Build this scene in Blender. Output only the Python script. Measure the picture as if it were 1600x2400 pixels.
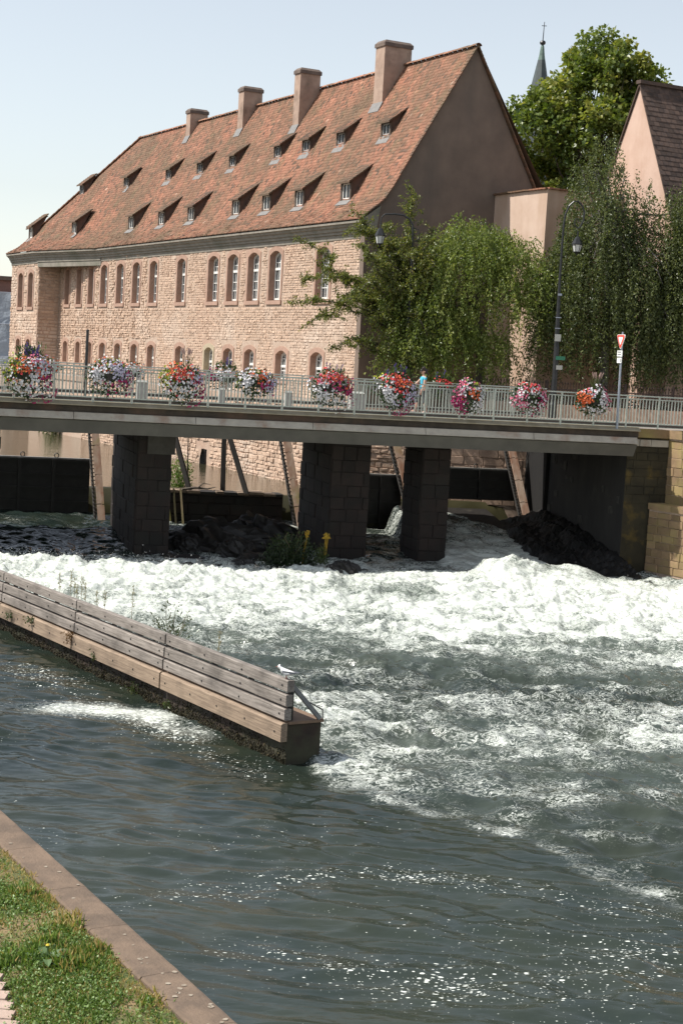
import bpy, math, random
import numpy as np
from mathutils import Vector

# ------------------------------------------------------------------ camera, sky, sun, exposure
sc = bpy.context.scene
for o in list(bpy.data.objects):
    bpy.data.objects.remove(o)
R = math.radians
rnd = random.Random(7)
nr = np.random.default_rng(11)

cam_d = bpy.data.cameras.new('camera')
cam = bpy.data.objects.new('camera', cam_d)
sc.collection.objects.link(cam)
sc.camera = cam
cam.location = (0, 0, 6.6)
cam.rotation_mode = 'XYZ'
from mathutils import Matrix
_m = Matrix.Rotation(math.pi/2 - math.atan(348/3800), 4, 'X') @ Matrix.Rotation(R(3.25), 4, 'Z')
cam.rotation_euler = _m.to_euler('XYZ')
cam_d.sensor_fit = 'VERTICAL'
cam_d.sensor_height = 24.0
cam_d.lens = 24.0*3800/2400
cam_d.clip_end = 6000
cam_d.clip_start = 0.1

SUN_EL, SUN_AZ = R(53), math.atan2(-0.99, -0.14)      # azimuth from +Y, clockwise
w = bpy.data.worlds.new('World')
sc.world = w
w.use_nodes = True
wn = w.node_tree.nodes
wl = w.node_tree.links
bg = wn['Background']
sky = wn.new('ShaderNodeTexSky')
sky.sky_type = 'NISHITA'
sky.sun_disc = False
sky.sun_elevation = SUN_EL
sky.sun_rotation = SUN_AZ
sky.altitude = 150
sky.air_density = 1.2
sky.dust_density = 0.5
sky.ozone_density = 1.0
hz = wn.new('ShaderNodeHueSaturation')                # summer haze takes the blue out of the whole dome
hz.inputs['Saturation'].default_value = 0.45
hz.inputs['Value'].default_value = 1.0
wl.new(sky.outputs[0], hz.inputs['Color'])
wl.new(hz.outputs[0], bg.inputs[0])
bg.inputs[1].default_value = 0.127
sd = bpy.data.lights.new('sun', 'SUN')
sd.energy = 5.0
sd.angle = R(0.53)
sd.color = (1.0, 0.955, 0.88)
sun = bpy.data.objects.new('sun', sd)
sc.collection.objects.link(sun)
sv = Vector((math.sin(SUN_AZ)*math.cos(SUN_EL), math.cos(SUN_AZ)*math.cos(SUN_EL), math.sin(SUN_EL)))
sun.rotation_euler = sv.to_track_quat('Z', 'Y').to_euler()
sun.location = (-40, 0, 60)
sc.view_settings.view_transform = 'Standard'
sc.view_settings.look = 'None'
sc.view_settings.gamma = 1
sc.view_settings.exposure = 0.34
sc.view_settings.use_curve_mapping = False

# ------------------------------------------------------------------ helpers
COL = sc.collection
ORG = {}                                               # world origin of every parent

class MB:
    """collects polygons with a per-vertex tone and a per-face material index"""
    def __init__(s):
        s.v = []; s.f = []; s.t = []; s.m = []; s.n = 0
    def add(s, V, F, tone=0.5, mi=0):
        V = np.asarray(V, float).reshape(-1, 3)
        s.v.append(V)
        if np.ndim(tone) == 0:
            tone = np.full(len(V), tone)
        s.t.append(np.asarray(tone, float))
        n0 = s.n
        for f in F:
            s.f.append([i+n0 for i in f])
            s.m.append(mi)
        s.n += len(V)
        return s
    def quad(s, a, b, c, d, tone=0.5, mi=0):
        return s.add([a, b, c, d], [(0, 1, 2, 3)], tone, mi)
    def hexa(s, p, tone=0.5, mi=0):                     # p: 4 bottom, 4 top, both counter-clockwise
        return s.add(p, [(3, 2, 1, 0), (4, 5, 6, 7), (0, 1, 5, 4), (1, 2, 6, 5), (2, 3, 7, 6), (3, 0, 4, 7)], tone, mi)
    def obox(s, c, ax, ay, az, tone=0.5, mi=0):         # centre and three half-axis vectors
        c, ax, ay, az = [np.asarray(q, float) for q in (c, ax, ay, az)]
        return s.hexa([c-ax-ay-az, c+ax-ay-az, c+ax+ay-az, c-ax+ay-az, c-ax-ay+az, c+ax-ay+az, c+ax+ay+az, c-ax+ay+az], tone, mi)
    def box(s, c, sx, sy, sz, rz=0, tone=0.5, mi=0):    # full sizes
        ca, sa = math.cos(rz), math.sin(rz)
        return s.obox(c, (ca*sx/2, sa*sx/2, 0), (-sa*sy/2, ca*sy/2, 0), (0, 0, sz/2), tone, mi)
    def beam(s, a, b, wx, wz, tone=0.5, mi=0, up=(0, 0, 1)):
        a, b = np.asarray(a, float), np.asarray(b, float)
        d = b-a; L = np.linalg.norm(d); d = d/L
        u = np.cross(up, d)
        if np.linalg.norm(u) < 1e-4:
            u = np.cross((0, 1, 0), d)
        u /= np.linalg.norm(u); vv = np.cross(d, u)
        return s.obox((a+b)/2, d*L/2, u*wx/2, vv*wz/2, tone, mi)
    def tube(s, pts, rad, n=6, tone=0.5, mi=0, cap=True):
        P = [np.asarray(p, float) for p in pts]
        if np.ndim(rad) == 0:
            rad = [rad]*len(P)
        V = []; up = np.array([0.13, 0.31, 0.94])
        for i, p in enumerate(P):
            d = P[min(i+1, len(P)-1)]-P[max(i-1, 0)]
            d = d/(np.linalg.norm(d)+1e-9)
            if abs(np.dot(d, up)) > .98:
                up = np.array([0.9, 0.3, 0.1])
            a = np.cross(d, up); a /= np.linalg.norm(a); b = np.cross(d, a); up = np.cross(a, d)*1.0
            for k in range(n):
                t = 2*math.pi*k/n
                V.append(p+rad[i]*(math.cos(t)*a+math.sin(t)*b))
        F = []
        for i in range(len(P)-1):
            for k in range(n):
                F.append((i*n+k, i*n+(k+1) % n, (i+1)*n+(k+1) % n, (i+1)*n+k))
        if cap:
            F.append(tuple(range(n-1, -1, -1))); F.append(tuple(range((len(P)-1)*n, len(P)*n)))
        return s.add(V, F, tone, mi)
    def prism(s, poly, d0, d1, tone=0.5, mi=0):         # poly: list of 3-D points, extruded from +d0 to +d1 (vectors)
        n = len(poly); P = np.asarray(poly, float)
        V = np.vstack([P+np.asarray(d0), P+np.asarray(d1)])
        F = [tuple(range(n-1, -1, -1)), tuple(range(n, 2*n))]+[(i, (i+1) % n, n+(i+1) % n, n+i) for i in range(n)]
        return s.add(V, F, tone, mi)
    def lathe(s, c, prof, n=12, tone=0.5, mi=0):        # prof: (radius, z)
        V = [(c[0]+r*math.cos(2*math.pi*k/n), c[1]+r*math.sin(2*math.pi*k/n), c[2]+z) for r, z in prof for k in range(n)]
        F = [(i*n+k, i*n+(k+1) % n, (i+1)*n+(k+1) % n, (i+1)*n+k) for i in range(len(prof)-1) for k in range(n)]
        F += [tuple(range(n-1, -1, -1)), tuple(range((len(prof)-1)*n, len(prof)*n))]
        return s.add(V, F, tone, mi)
    def build(s, name, mat, parent=None, smooth=False, org=None):
        V = np.vstack(s.v) if s.v else np.zeros((0, 3))
        if org is None:
            org = ORG[parent.name] if parent is not None else np.zeros(3)
        me = bpy.data.meshes.new(name)
        me.vertices.add(len(V)); me.vertices.foreach_set('co', (V-org).astype(np.float32).ravel())
        tot = np.array([len(f) for f in s.f], np.int32)
        st = np.concatenate([[0], np.cumsum(tot)[:-1]]).astype(np.int32) if len(tot) else tot
        me.loops.add(int(tot.sum())); me.loops.foreach_set('vertex_index', np.concatenate([np.asarray(f, np.int32) for f in s.f]) if len(s.f) else np.zeros(0, np.int32))
        me.polygons.add(len(tot)); me.polygons.foreach_set('loop_start', st); me.polygons.foreach_set('loop_total', tot)
        mats = mat if isinstance(mat, (list, tuple)) else [mat]
        for m in mats:
            me.materials.append(m)
        if len(mats) > 1:
            me.polygons.foreach_set('material_index', np.array(s.m, np.int32))
        me.polygons.foreach_set('use_smooth', np.full(len(tot), bool(smooth)))
        a = me.attributes.new('tone', 'FLOAT', 'POINT'); a.data.foreach_set('value', np.concatenate(s.t).astype(np.float32) if s.t else np.zeros(0, np.float32))
        me.update(calc_edges=True)
        return link(name, me, parent, org)

def link(name, me, parent=None, org=None):
    o = bpy.data.objects.new(name, me)
    COL.objects.link(o)
    if parent is not None:
        o.parent = parent
        ORG[o.name] = ORG[parent.name]
    else:
        o.location = org if org is not None else (0, 0, 0)
        ORG[o.name] = np.asarray(org if org is not None else (0, 0, 0), float)
    return o

def tag(o, label=None, cat=None, group=None, kind=None):
    for k, v_ in (('label', label), ('category', cat), ('group', group), ('kind', kind)):
        if v_:
            o[k] = v_
    return o

def thing(name, loc, label, cat, group=None):
    o = bpy.data.objects.new(name, None)
    COL.objects.link(o); o.location = loc; o.empty_display_size = .2
    ORG[o.name] = np.asarray(loc, float)
    return tag(o, label, cat, group)

def grid_np(V, nx, ny):
    """quad indices of an ny x nx grid of vertices"""
    i = np.arange(ny-1)[:, None]*nx+np.arange(nx-1)[None, :]
    return np.stack([i, i+1, i+1+nx, i+nx], -1).reshape(-1, 4)

def quads_obj(name, V, Q, mat, parent=None, attrs=None, smooth=False, org=None):
    """fast path for large quad meshes"""
    if org is None:
        org = ORG[parent.name] if parent is not None else np.zeros(3)
    me = bpy.data.meshes.new(name)
    me.vertices.add(len(V)); me.vertices.foreach_set('co', (V-org).astype(np.float32).ravel())
    me.loops.add(Q.size); me.loops.foreach_set('vertex_index', Q.astype(np.int32).ravel())
    me.polygons.add(len(Q)); me.polygons.foreach_set('loop_start', (np.arange(len(Q))*Q.shape[1]).astype(np.int32))
    me.polygons.foreach_set('loop_total', np.full(len(Q), Q.shape[1], np.int32))
    for m in (mat if isinstance(mat, (list, tuple)) else [mat]):
        me.materials.append(m)
    me.polygons.foreach_set('use_smooth', np.full(len(Q), bool(smooth)))
    for k, a_ in (attrs or {}).items():
        a = me.attributes.new(k, 'FLOAT', 'POINT'); a.data.foreach_set('value', np.asarray(a_, np.float32).ravel())
    me.update(calc_edges=True)
    return link(name, me, parent, org)

# gradient noise in numpy
_perm = np.random.default_rng(3).permutation(512)
_ang = np.random.default_rng(4).uniform(0, 2*np.pi, 512)
def pn(x, y, seed=0):
    x = np.asarray(x, float)+seed*17.31; y = np.asarray(y, float)+seed*9.77
    xi = np.floor(x).astype(int); yi = np.floor(y).astype(int)
    xf, yf = x-xi, y-yi
    u = xf*xf*xf*(xf*(xf*6-15)+10); v = yf*yf*yf*(yf*(yf*6-15)+10)
    def g(ix, iy, dx, dy):
        h = _perm[(_perm[ix & 511]+iy) & 511]
        return np.cos(_ang[h])*dx+np.sin(_ang[h])*dy
    a = g(xi, yi, xf, yf); b = g(xi+1, yi, xf-1, yf); c = g(xi, yi+1, xf, yf-1); d = g(xi+1, yi+1, xf-1, yf-1)
    return (a+(b-a)*u+(c-a)*v+(a-b-c+d)*u*v)*1.5
def fbm(x, y, o=4, seed=0, gain=.5):
    r = 0; a = 1
    for k in range(o):
        r = r+a*pn(x*2**k, y*2**k, seed+k*5); a *= gain
    return r
def sst(a, b, x):
    t = np.clip((x-a)/(b-a), 0, 1); return t*t*(3-2*t)

# ------------------------------------------------------------------ materials
class NT:
    def __init__(s, name):
        s.m = bpy.data.materials.new(name); s.m.use_nodes = True
        s.n = s.m.node_tree.nodes; s.l = s.m.node_tree.links
        s.b = s.n['Principled BSDF']
    def new(s, t, **kw):
        n = s.n.new(t)
        for k, v in kw.items():
            setattr(n, k, v)
        return n
    def coords(s, scale=(1, 1, 1), rz=0):
        g = s.new('ShaderNodeNewGeometry')
        m = s.new('ShaderNodeMapping'); m.inputs['Scale'].default_value = scale; m.inputs['Rotation'].default_value = (0, 0, rz)
        s.l.new(g.outputs['Position'], m.inputs[0]); return m.outputs[0]
    def noise(s, co, scale, detail=4, rough=.6, dist=0):
        n = s.new('ShaderNodeTexNoise'); n.inputs['Scale'].default_value = scale; n.inputs['Detail'].default_value = detail
        n.inputs['Roughness'].default_value = rough; n.inputs['Distortion'].default_value = dist
        s.l.new(co, n.inputs['Vector']); return n.outputs['Fac']
    def ramp(s, x, stops):
        n = s.new('ShaderNodeValToRGB'); e = n.color_ramp.elements
        while len(e) < len(stops):
            e.new(.5)
        for k, (p, c) in enumerate(stops):
            e[k].position = p; e[k].color = (c, c, c, 1) if np.ndim(c) == 0 else (*c, 1)
        s.l.new(x, n.inputs[0]); return n.outputs[0]
    def math(s, op, a, b=None, clamp=False):
        n = s.new('ShaderNodeMath', operation=op, use_clamp=clamp)
        for i, q in enumerate((a, b)):
            if q is None: continue
            if isinstance(q, (int, float)): n.inputs[i].default_value = q
            else: s.l.new(q, n.inputs[i])
        return n.outputs[0]
    def mix(s, f, a, b, mode='MIX'):
        n = s.new('ShaderNodeMix', data_type='RGBA', blend_type=mode)
        for key, q in ((0, f), (6, a), (7, b)):
            if isinstance(q, (int, float)): n.inputs[key].default_value = q
            elif isinstance(q, tuple): n.inputs[key].default_value = (*q, 1)
            else: s.l.new(q, n.inputs[key])
        return n.outputs[2]
    def attr(s, name='tone'):
        n = s.new('ShaderNodeAttribute', attribute_name=name); return n.outputs['Fac']
    def bump(s, h, strength, dist=.02, normal=None):
        n = s.new('ShaderNodeBump'); n.inputs['Distance'].default_value = dist
        if isinstance(strength, (int, float)): n.inputs['Strength'].default_value = strength
        else: s.l.new(strength, n.inputs['Strength'])
        s.l.new(h, n.inputs['Height'])
        if normal is not None: s.l.new(normal, n.inputs['Normal'])
        s.l.new(n.outputs[0], s.b.inputs['Normal']); return n.outputs[0]
    def col(s, c): s.l.new(c, s.b.inputs['Base Color'])
    def rough(s, r):
        if isinstance(r, (int, float)): s.b.inputs['Roughness'].default_value = r
        else: s.l.new(r, s.b.inputs['Roughness'])

MATS = {}
def pm(name, c1, c2=None, scale=3, rough=.8, bump=.2, bscale=None, tone=0, dist=.02, stretch=(1, 1, 1), rz=0, metal=0, lo=.35, hi=.65, c3=None, s3=.4, lo3=.5, hi3=.7, detail=5, st3=(1, 1, 1)):
    if name in MATS: return MATS[name]
    t = NT(name); co = t.coords(stretch, rz)
    c2 = c2 or tuple(x*.75 for x in c1)
    c = t.mix(t.ramp(t.noise(co, scale, detail), [(lo, 0), (hi, 1)]), c1, c2)
    if c3:
        c = t.mix(t.ramp(t.noise(t.coords(st3), s3, 5), [(lo3, 0), (hi3, 1)]), c, c3)
    if tone:
        v = t.math('ADD', t.math('MULTIPLY', t.attr(), 2*tone), 1-tone)
        n = t.new('ShaderNodeCombineColor')
        for k in range(3): t.l.new(v, n.inputs[k])
        c = t.mix(1.0, c, n.outputs[0], 'MULTIPLY')
    t.col(c); t.rough(rough); t.b.inputs['Metallic'].default_value = metal
    if bump: t.bump(t.noise(co, bscale or scale*4, 5), bump, dist)
    MATS[name] = t.m
    return t.m

def leafmat(name, c1, c2, c3=None, trans=.35, rough=.38):
    t = NT(name)
    a = t.attr()
    c = t.ramp(a, [(0, c1), (.6, c2), (1, c3 or c2)])
    t.col(c); t.rough(rough)
    t.b.inputs['Specular IOR Level'].default_value = .55
    tr = t.new('ShaderNodeBsdfTranslucent'); ms = t.new('ShaderNodeMixShader'); ms.inputs[0].default_value = trans
    t.l.new(t.mix(1.0, c, (1.0, 1.0, .55), 'MULTIPLY'), tr.inputs[0])
    t.l.new(t.b.outputs[0], ms.inputs[1]); t.l.new(tr.outputs[0], ms.inputs[2])
    t.l.new(ms.outputs[0], t.n['Material Output'].inputs[0])
    return t.m

M_rubble = pm('rubble_sandstone', (.53, .385, .285), (.44, .30, .215), 5, .9, .7, 26, tone=.20, dist=.03, c3=(.57, .45, .36), s3=.35)
M_mortar = pm('old_mortar', (.50, .385, .30), (.40, .29, .22), 6, .95, .9, 30, dist=.03, c3=(.40, .25, .18), s3=.3)
M_redstone = pm('red_sandstone', (.40, .255, .19), (.33, .205, .15), 4, .85, .3, 30, tone=.15)
M_cornice = pm('weathered_cornice', (.275, .245, .205), (.195, .175, .145), 3, .9, .3, 20, c3=(.15, .145, .11), s3=.6)
M_tile = None
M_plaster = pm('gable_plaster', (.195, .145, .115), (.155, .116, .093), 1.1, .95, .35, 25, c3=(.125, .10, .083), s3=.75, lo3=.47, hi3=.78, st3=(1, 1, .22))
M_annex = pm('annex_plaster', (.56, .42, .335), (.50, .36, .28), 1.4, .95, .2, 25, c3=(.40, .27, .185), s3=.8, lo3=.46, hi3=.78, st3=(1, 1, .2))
M_white = pm('white_window_paint', (.78, .77, .73), (.7, .69, .65), 8, .5, 0)
M_glassd = None
M_darkwood = pm('dark_dormer_wood', (.10, .07, .05), (.06, .045, .035), 6, .8, .2)
M_lead = pm('grey_lead_flashing', (.23, .215, .20), (.17, .16, .15), 6, .5, 0)
M_conc = pm('grey_concrete', (.44, .40, .345), (.33, .295, .25), 2.2, .9, .35, 30, c3=(.30, .19, .14), s3=1.1, lo3=.52, hi3=.74)
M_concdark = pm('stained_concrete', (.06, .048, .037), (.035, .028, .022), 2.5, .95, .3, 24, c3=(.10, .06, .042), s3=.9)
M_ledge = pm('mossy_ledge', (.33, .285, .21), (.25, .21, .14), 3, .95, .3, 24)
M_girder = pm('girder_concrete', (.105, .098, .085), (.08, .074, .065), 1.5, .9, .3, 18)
M_rail = pm('pale_green_railing_paint', (.47, .49, .43), (.37, .40, .345), 9, .5, 0, metal=0)
M_kick = pm('rusty_kick_plate', (.09, .072, .062), (.06, .048, .04), 5, .7, .2)
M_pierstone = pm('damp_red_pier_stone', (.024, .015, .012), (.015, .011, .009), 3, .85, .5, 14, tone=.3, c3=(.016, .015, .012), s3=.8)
M_ashlar = pm('yellow_pink_ashlar', (.27, .18, .10), (.19, .125, .07), 4, .9, .5, 20, tone=.25, c3=(.30, .24, .09), s3=1.0, lo3=.45)
M_quaystone = pm('pink_quay_masonry', (.44, .31, .23), (.34, .23, .165), 4, .9, .6, 18, tone=.25)
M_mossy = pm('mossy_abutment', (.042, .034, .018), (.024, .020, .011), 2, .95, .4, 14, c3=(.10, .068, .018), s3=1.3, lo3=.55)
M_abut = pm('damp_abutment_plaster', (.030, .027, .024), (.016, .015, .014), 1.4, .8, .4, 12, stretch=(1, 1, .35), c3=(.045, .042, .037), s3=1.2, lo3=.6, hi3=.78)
M_gate = pm('dark_gate_steel', (.028, .026, .023), (.018, .016, .014), 4, .55, .15, metal=.2)
M_rustbeam = pm('rust_streaked_guide', (.46, .36, .28), (.30, .15, .09), 3, .8, .3, 20, stretch=(1, 1, .5), c3=(.27, .24, .09), s3=1.0, lo3=.56)
M_tarred = pm('tarred_timber', (.05, .045, .04), (.03, .027, .024), 4, .8, .3, stretch=(1, 1, .3))
M_rock = pm('wet_dark_rock', (.022, .019, .016), (.012, .010, .009), 2.5, .55, .8, 9, c3=(.05, .044, .034), s3=1.4, lo3=.6)
M_bark = pm('bark', (.115, .095, .075), (.07, .056, .044), 6, .9, .6, 16, stretch=(1, 1, .3))
M_birchbark = pm('birch_bark', (.19, .175, .155), (.06, .052, .045), 5, .9, .4, 16, stretch=(1, 1, 1.6), lo=.45, hi=.55)
M_iron = pm('black_iron', (.02, .021, .022), (.03, .03, .032), 6, .4, 0, metal=.3)
M_fenceiron = pm('rusty_fence_iron', (.05, .028, .022), (.035, .022, .018), 6, .7, 0)
M_galv = pm('galvanised_post', (.33, .36, .42), (.25, .27, .31), 6, .4, 0, metal=.4)
M_street = pm('street_paving', (.30, .255, .215), (.24, .20, .17), 1.5, .95, .3, 18)
M_block = pm('weathered_guide_wall', (.045, .027, .019), (.022, .016, .012), 2, .9, .5, 14, c3=(.05, .05, .028), s3=1.2)
M_blocktop = pm('rusty_wall_top', (.22, .14, .09), (.15, .10, .07), 3, .9, .4, 14)
M_moss = leafmat('wall_moss', (.012, .012, .005), (.035, .029, .010), (.075, .055, .02), .1, .9)
M_cope = pm('quay_coping', (.20, .14, .097), (.135, .096, .068), 2.6, .95, .7, 28, c3=(.115, .083, .06), s3=1.3, lo3=.5, hi3=.72, tone=.07, detail=7)
M_lichen = pm('pale_lichen', (.33, .28, .22), (.25, .2, .15), 20, .95, 0)
M_paver = pm('worn_paver', (.45, .335, .275), (.38, .275, .22), 6, .95, .4, 40, tone=.15)
M_roofdark = pm('dark_brown_tiles', (.065, .045, .038), (.10, .062, .045), 6, .9, .3, 20, tone=.35)
M_slate = pm('spire_slate', (.06, .075, .075), (.045, .055, .058), 3, .6, .1)
M_copper = pm('green_copper', (.13, .20, .16), (.08, .12, .10), 4, .6, 0)
M_skin = pm('skin', (.55, .33, .24), (.5, .3, .21), 10, .6, 0)
M_shirt = pm('turquoise_cotton', (.06, .42, .58), (.05, .36, .5), 12, .8, 0)
M_trouser = pm('grey_cotton', (.10, .105, .11), (.08, .085, .09), 12, .9, 0)
M_hair = pm('dark_hair', (.03, .02, .015), (.02, .014, .011), 12, .5, 0)
M_shoe = pm('pale_shoe', (.62, .5, .46), (.5, .42, .4), 12, .7, 0)
M_blackpl = pm('black_plastic', (.015, .015, .016), (.02, .02, .021), 9, .35, 0)
M_signw = pm('sign_white', (.80, .80, .77), (.76, .76, .72), 9, .4, 0)
M_signr = pm('sign_red', (.62, .055, .03), (.56, .05, .03), 9, .4, 0)
M_signtext = pm('sign_grey_print', (.18, .18, .19), (.16, .16, .17), 9, .5, 0)
M_green = pm('green_notice', (.02, .16, .09), (.02, .12, .07), 9, .5, 0)
M_boxgrey = pm('grey_cabinet_paint', (.36, .36, .33), (.3, .3, .28), 5, .7, .1)
M_tarp = pm('blue_grey_tarp', (.34, .38, .43), (.25, .29, .34), .5, .7, .5, 1.2, dist=.3, stretch=(1, 1, .6))
M_brickfar = pm('far_red_brick', (.27, .14, .11), (.2, .11, .09), 3, .9, 0)
M_gullw = pm('gull_white', (.78, .78, .76), (.7, .7, .69), 12, .7, 0)
M_gullg = pm('gull_grey', (.15, .16, .18), (.12, .13, .15), 12, .7, 0)
M_beak = pm('gull_red', (.3, .05, .03), (.25, .04, .03), 12, .5, 0)
M_frost = pm('milky_lantern_glass', (.55, .56, .54), (.5, .51, .49), 6, .3, 0)

t = NT('dark_window_glass'); t.b.inputs['Base Color'].default_value = (.035, .04, .045, 1); t.rough(.06); t.b.inputs['Specular IOR Level'].default_value = .6
M_glassd = t.m

# timber: grain stretched along the wall's direction
def timber(name, c1, c2):
    t = NT(name); co = t.coords((1, 1, 1), math.atan2(-.84, .543)*-1)
    mp = t.new('ShaderNodeMapping'); mp.inputs['Scale'].default_value = (.9, 9, 22); t.l.new(co, mp.inputs[0])
    g = t.noise(mp.outputs[0], 2.2, 6, .65)
    big = t.noise(co, 1.3, 4)
    c = t.mix(t.ramp(g, [(.38, 0), (.66, 1)]), c1, c2)
    c = t.mix(t.ramp(big, [(.48, 0), (.75, .75)]), c, tuple(x*.40 for x in c2))
    v = t.math('ADD', t.math('MULTIPLY', t.attr(), .5), .75)
    n = t.new('ShaderNodeCombineColor')
    for k in range(3): t.l.new(v, n.inputs[k])
    t.col(t.mix(1.0, c, n.outputs[0], 'MULTIPLY')); t.rough(.85); t.bump(g, .5, .012)
    return t.m
M_railwood = timber('grey_weathered_timber', (.30, .262, .23), (.135, .114, .098))
M_sillwood = timber('brown_weathered_timber', (.32, .235, .165), (.175, .125, .087))

# roof tiles: per-tile tone, large moss and soot patches
t = NT('clay_roof_tiles'); co = t.coords()
a = t.attr()
c = t.ramp(a, [(0, (.065, .043, .031)), (.22, (.13, .073, .046)), (.5, (.25, .110, .066)), (.78, (.335, .142, .084)), (.93, (.41, .205, .128)), (1, (.47, .32, .235))])
c = t.mix(t.ramp(t.noise(co, .42, 5, .65), [(.40, 0), (.62, .8)]), c, (.118, .080, .046))
c = t.mix(t.ramp(t.noise(t.coords((1, 1, .4)), 1.7, 4, .6), [(.52, 0), (.74, .55)]), c, (.165, .128, .064))
c = t.mix(t.ramp(t.noise(co, 14, 3, .6), [(.5, 0), (.8, .35)]), c, (.09, .065, .05))
t.col(c); t.rough(.9); t.bump(t.noise(co, 30, 4), .3, .015)
M_tile = t.m

# ------------------------------------------------------------------ foliage helpers
def leaf_obj(name, P, size, mat, parent, tone, axis=None, aspect=.5, kind=None, flat=0.0):
    """rhombic leaves at points P; axis: preferred long direction"""
    N = len(P); P = np.asarray(P)
    if axis is None:
        ax = nr.normal(size=(N, 3))
    else:
        ax = np.asarray(axis)+nr.normal(size=(N, 3))*.45
    ax /= np.linalg.norm(ax, axis=1)[:, None]
    rv = nr.normal(size=(N, 3)); rv[:, 2] += flat*np.sign(rv[:, 2]+1e-6)*0
    if flat:
        rv = rv*(1-flat)+np.array([0, 0, 1.])*flat
        sd_ = np.cross(ax, rv)
    else:
        sd_ = np.cross(ax, rv)
    sd_ /= np.linalg.norm(sd_, axis=1)[:, None]+1e-9
    s = size*nr.uniform(.65, 1.3, N)[:, None]
    nrm = np.cross(ax, sd_)
    a = P; b = P+ax*s*.45+sd_*s*aspect*.5+nrm*s*.07; c = P+ax*s; d = P+ax*s*.45-sd_*s*aspect*.5+nrm*s*.07
    V = np.stack([a, b, c, d], 1).reshape(-1, 3)
    Q = np.arange(4*N).reshape(N, 4)
    tn = np.repeat(np.broadcast_to(np.asarray(tone, float), (N,)), 4)
    o = quads_obj(name, V, Q, mat, parent, {'tone': tn})
    if kind: o['kind'] = kind
    return o

def curve_pts(a, b, sag=0., n=6, wob=.0):
    a, b = np.asarray(a, float), np.asarray(b, float)
    tt = np.linspace(0, 1, n)
    P = a+(b-a)*tt[:, None]
    P[:, 2] += sag*4*tt*(1-tt)
    if wob:
        P[1:-1] += nr.normal(size=(n-2, 3))*wob
    return P

# ================================================================== SETTING
def flat_poly(name, pts, z, mat, kind='structure', thick=0):
    m = MB(); n = len(pts)
    m.add([(x, y, z) for x, y in pts], [tuple(range(n))])
    if thick:
        m.add([(x, y, z) for x, y in pts]+[(x, y, z-thick) for x, y in pts], [(i, n+i, n+(i+1) % n, (i+1) % n) for i in range(n)])
    return tag(m.build(name, mat), kind=kind)

# building frame: s runs away along the facade, d into the building
BO = np.array([0.05, 66.3]); BS = np.array([-.4651, .8852]); BD = np.array([.8852, .4651])
def W(s, d, z=0.):
    p = BO+BS*s+BD*d
    return np.array([p[0], p[1], z])
def W2(s, d): return tuple(BO+BS*s+BD*d)
# bridge frame: u runs along the bridge to the right, v upstream
GO = np.array([-10.2, 47.2]); GB = np.array([.96, .28]); GM = np.array([-.28, .96])
def G(u, v, z=0.):
    p = GO+GB*u+GM*v
    return np.array([p[0], p[1], z])
VB = np.array([*GB, 0]); VM = np.array([*GM, 0]); VBS = np.array([*BS, 0]); VBD = np.array([*BD, 0]); VZ = np.array([0, 0, 1.])
FD = np.array([.543, -.84]); FN = np.array([-.84, -.543])   # river flow direction and its left-hand normal

flat_poly('ground', [(-3000, -3000), (3000, -3000), (3000, 3000), (-3000, 3000)], -3.0, pm('river_bed', (.09, .075, .05), None, .2, .95, 0))
AB0 = np.array([9.3, 53.6])                                  # front corner of the right abutment
Q0, Q1, Q2, Q3 = W2(-3.2, -1.8), (7.05, 62.1), (7.15, 60.9), (9.3, 53.6)
street_pts = [W2(60, -3.2), W2(39.5, -3.2), W2(38.5, -1.8), Q0, Q1, Q2, Q3, (10.75, 54.03), (12.6, 50.8), (40, 3), (400, 0), (900, 900), (-200, 900)]
flat_poly('street', street_pts, 5.0, M_street)
flat_poly('far_bank', [(-40, 118), (-24, 116), W2(75, -3), (-60, 300), (-400, 300), (-400, 118)], 3.2, M_street, thick=4)

# upstream water, level with the gates
def ripple_sheet(name, x0, x1, y0, y1, z, nx, ny, mat, clip=None):
    X, Y = np.meshgrid(np.linspace(x0, x1, nx), np.linspace(y0, y1, ny))
    Z = z+.012*fbm(X*1.1, Y*2.2, 3, 3)
    if clip is not None:
        Z = clip(X, Y, Z)
    return tag(quads_obj(name, np.stack([X, Y, Z], -1).reshape(-1, 3), grid_np(None, nx, ny), mat, smooth=True), kind='structure')
t = NT('still_canal_water'); t.b.inputs['Base Color'].default_value = (.045, .042, .022, 1); t.rough(.05); t.b.inputs['IOR'].default_value = 1.333
t.bump(t.noise(t.coords((1, 2.4, 1)), 3, 4), .25, .03)
M_still = t.m
def up_clip(X, Y, Z):
    v = (X-GO[0])*GM[0]+(Y-GO[1])*GM[1]
    lim = 9.8+.95*(X < -7.3)
    return np.where(v < lim, 1.6-(lim-v)*5, Z)             # falls away under the gates
_us = ripple_sheet('upstream_water', -90, 14, 54, 140, 1.6, 150, 220, M_still, up_clip)

# ------------------------------------------------------------------ segments of wall
class Seg:
    """a vertical wall plane from p0 to p1 (world xy); n points out of the wall"""
    def __init__(s, p0, p1, out):
        s.p0 = np.asarray(p0, float); d = np.asarray(p1, float)-s.p0; s.L = np.linalg.norm(d); s.u = d/s.L
        n = np.array([s.u[1], -s.u[0]])
        if np.dot(n, out) < 0: n = -n
        s.n = n
        s.U = np.array([*s.u, 0]); s.N = np.array([*n, 0])
    def at(s, u, z, out=0.):
        p = s.p0+s.u*u+s.n*out
        return np.array([p[0], p[1], z])

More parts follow.
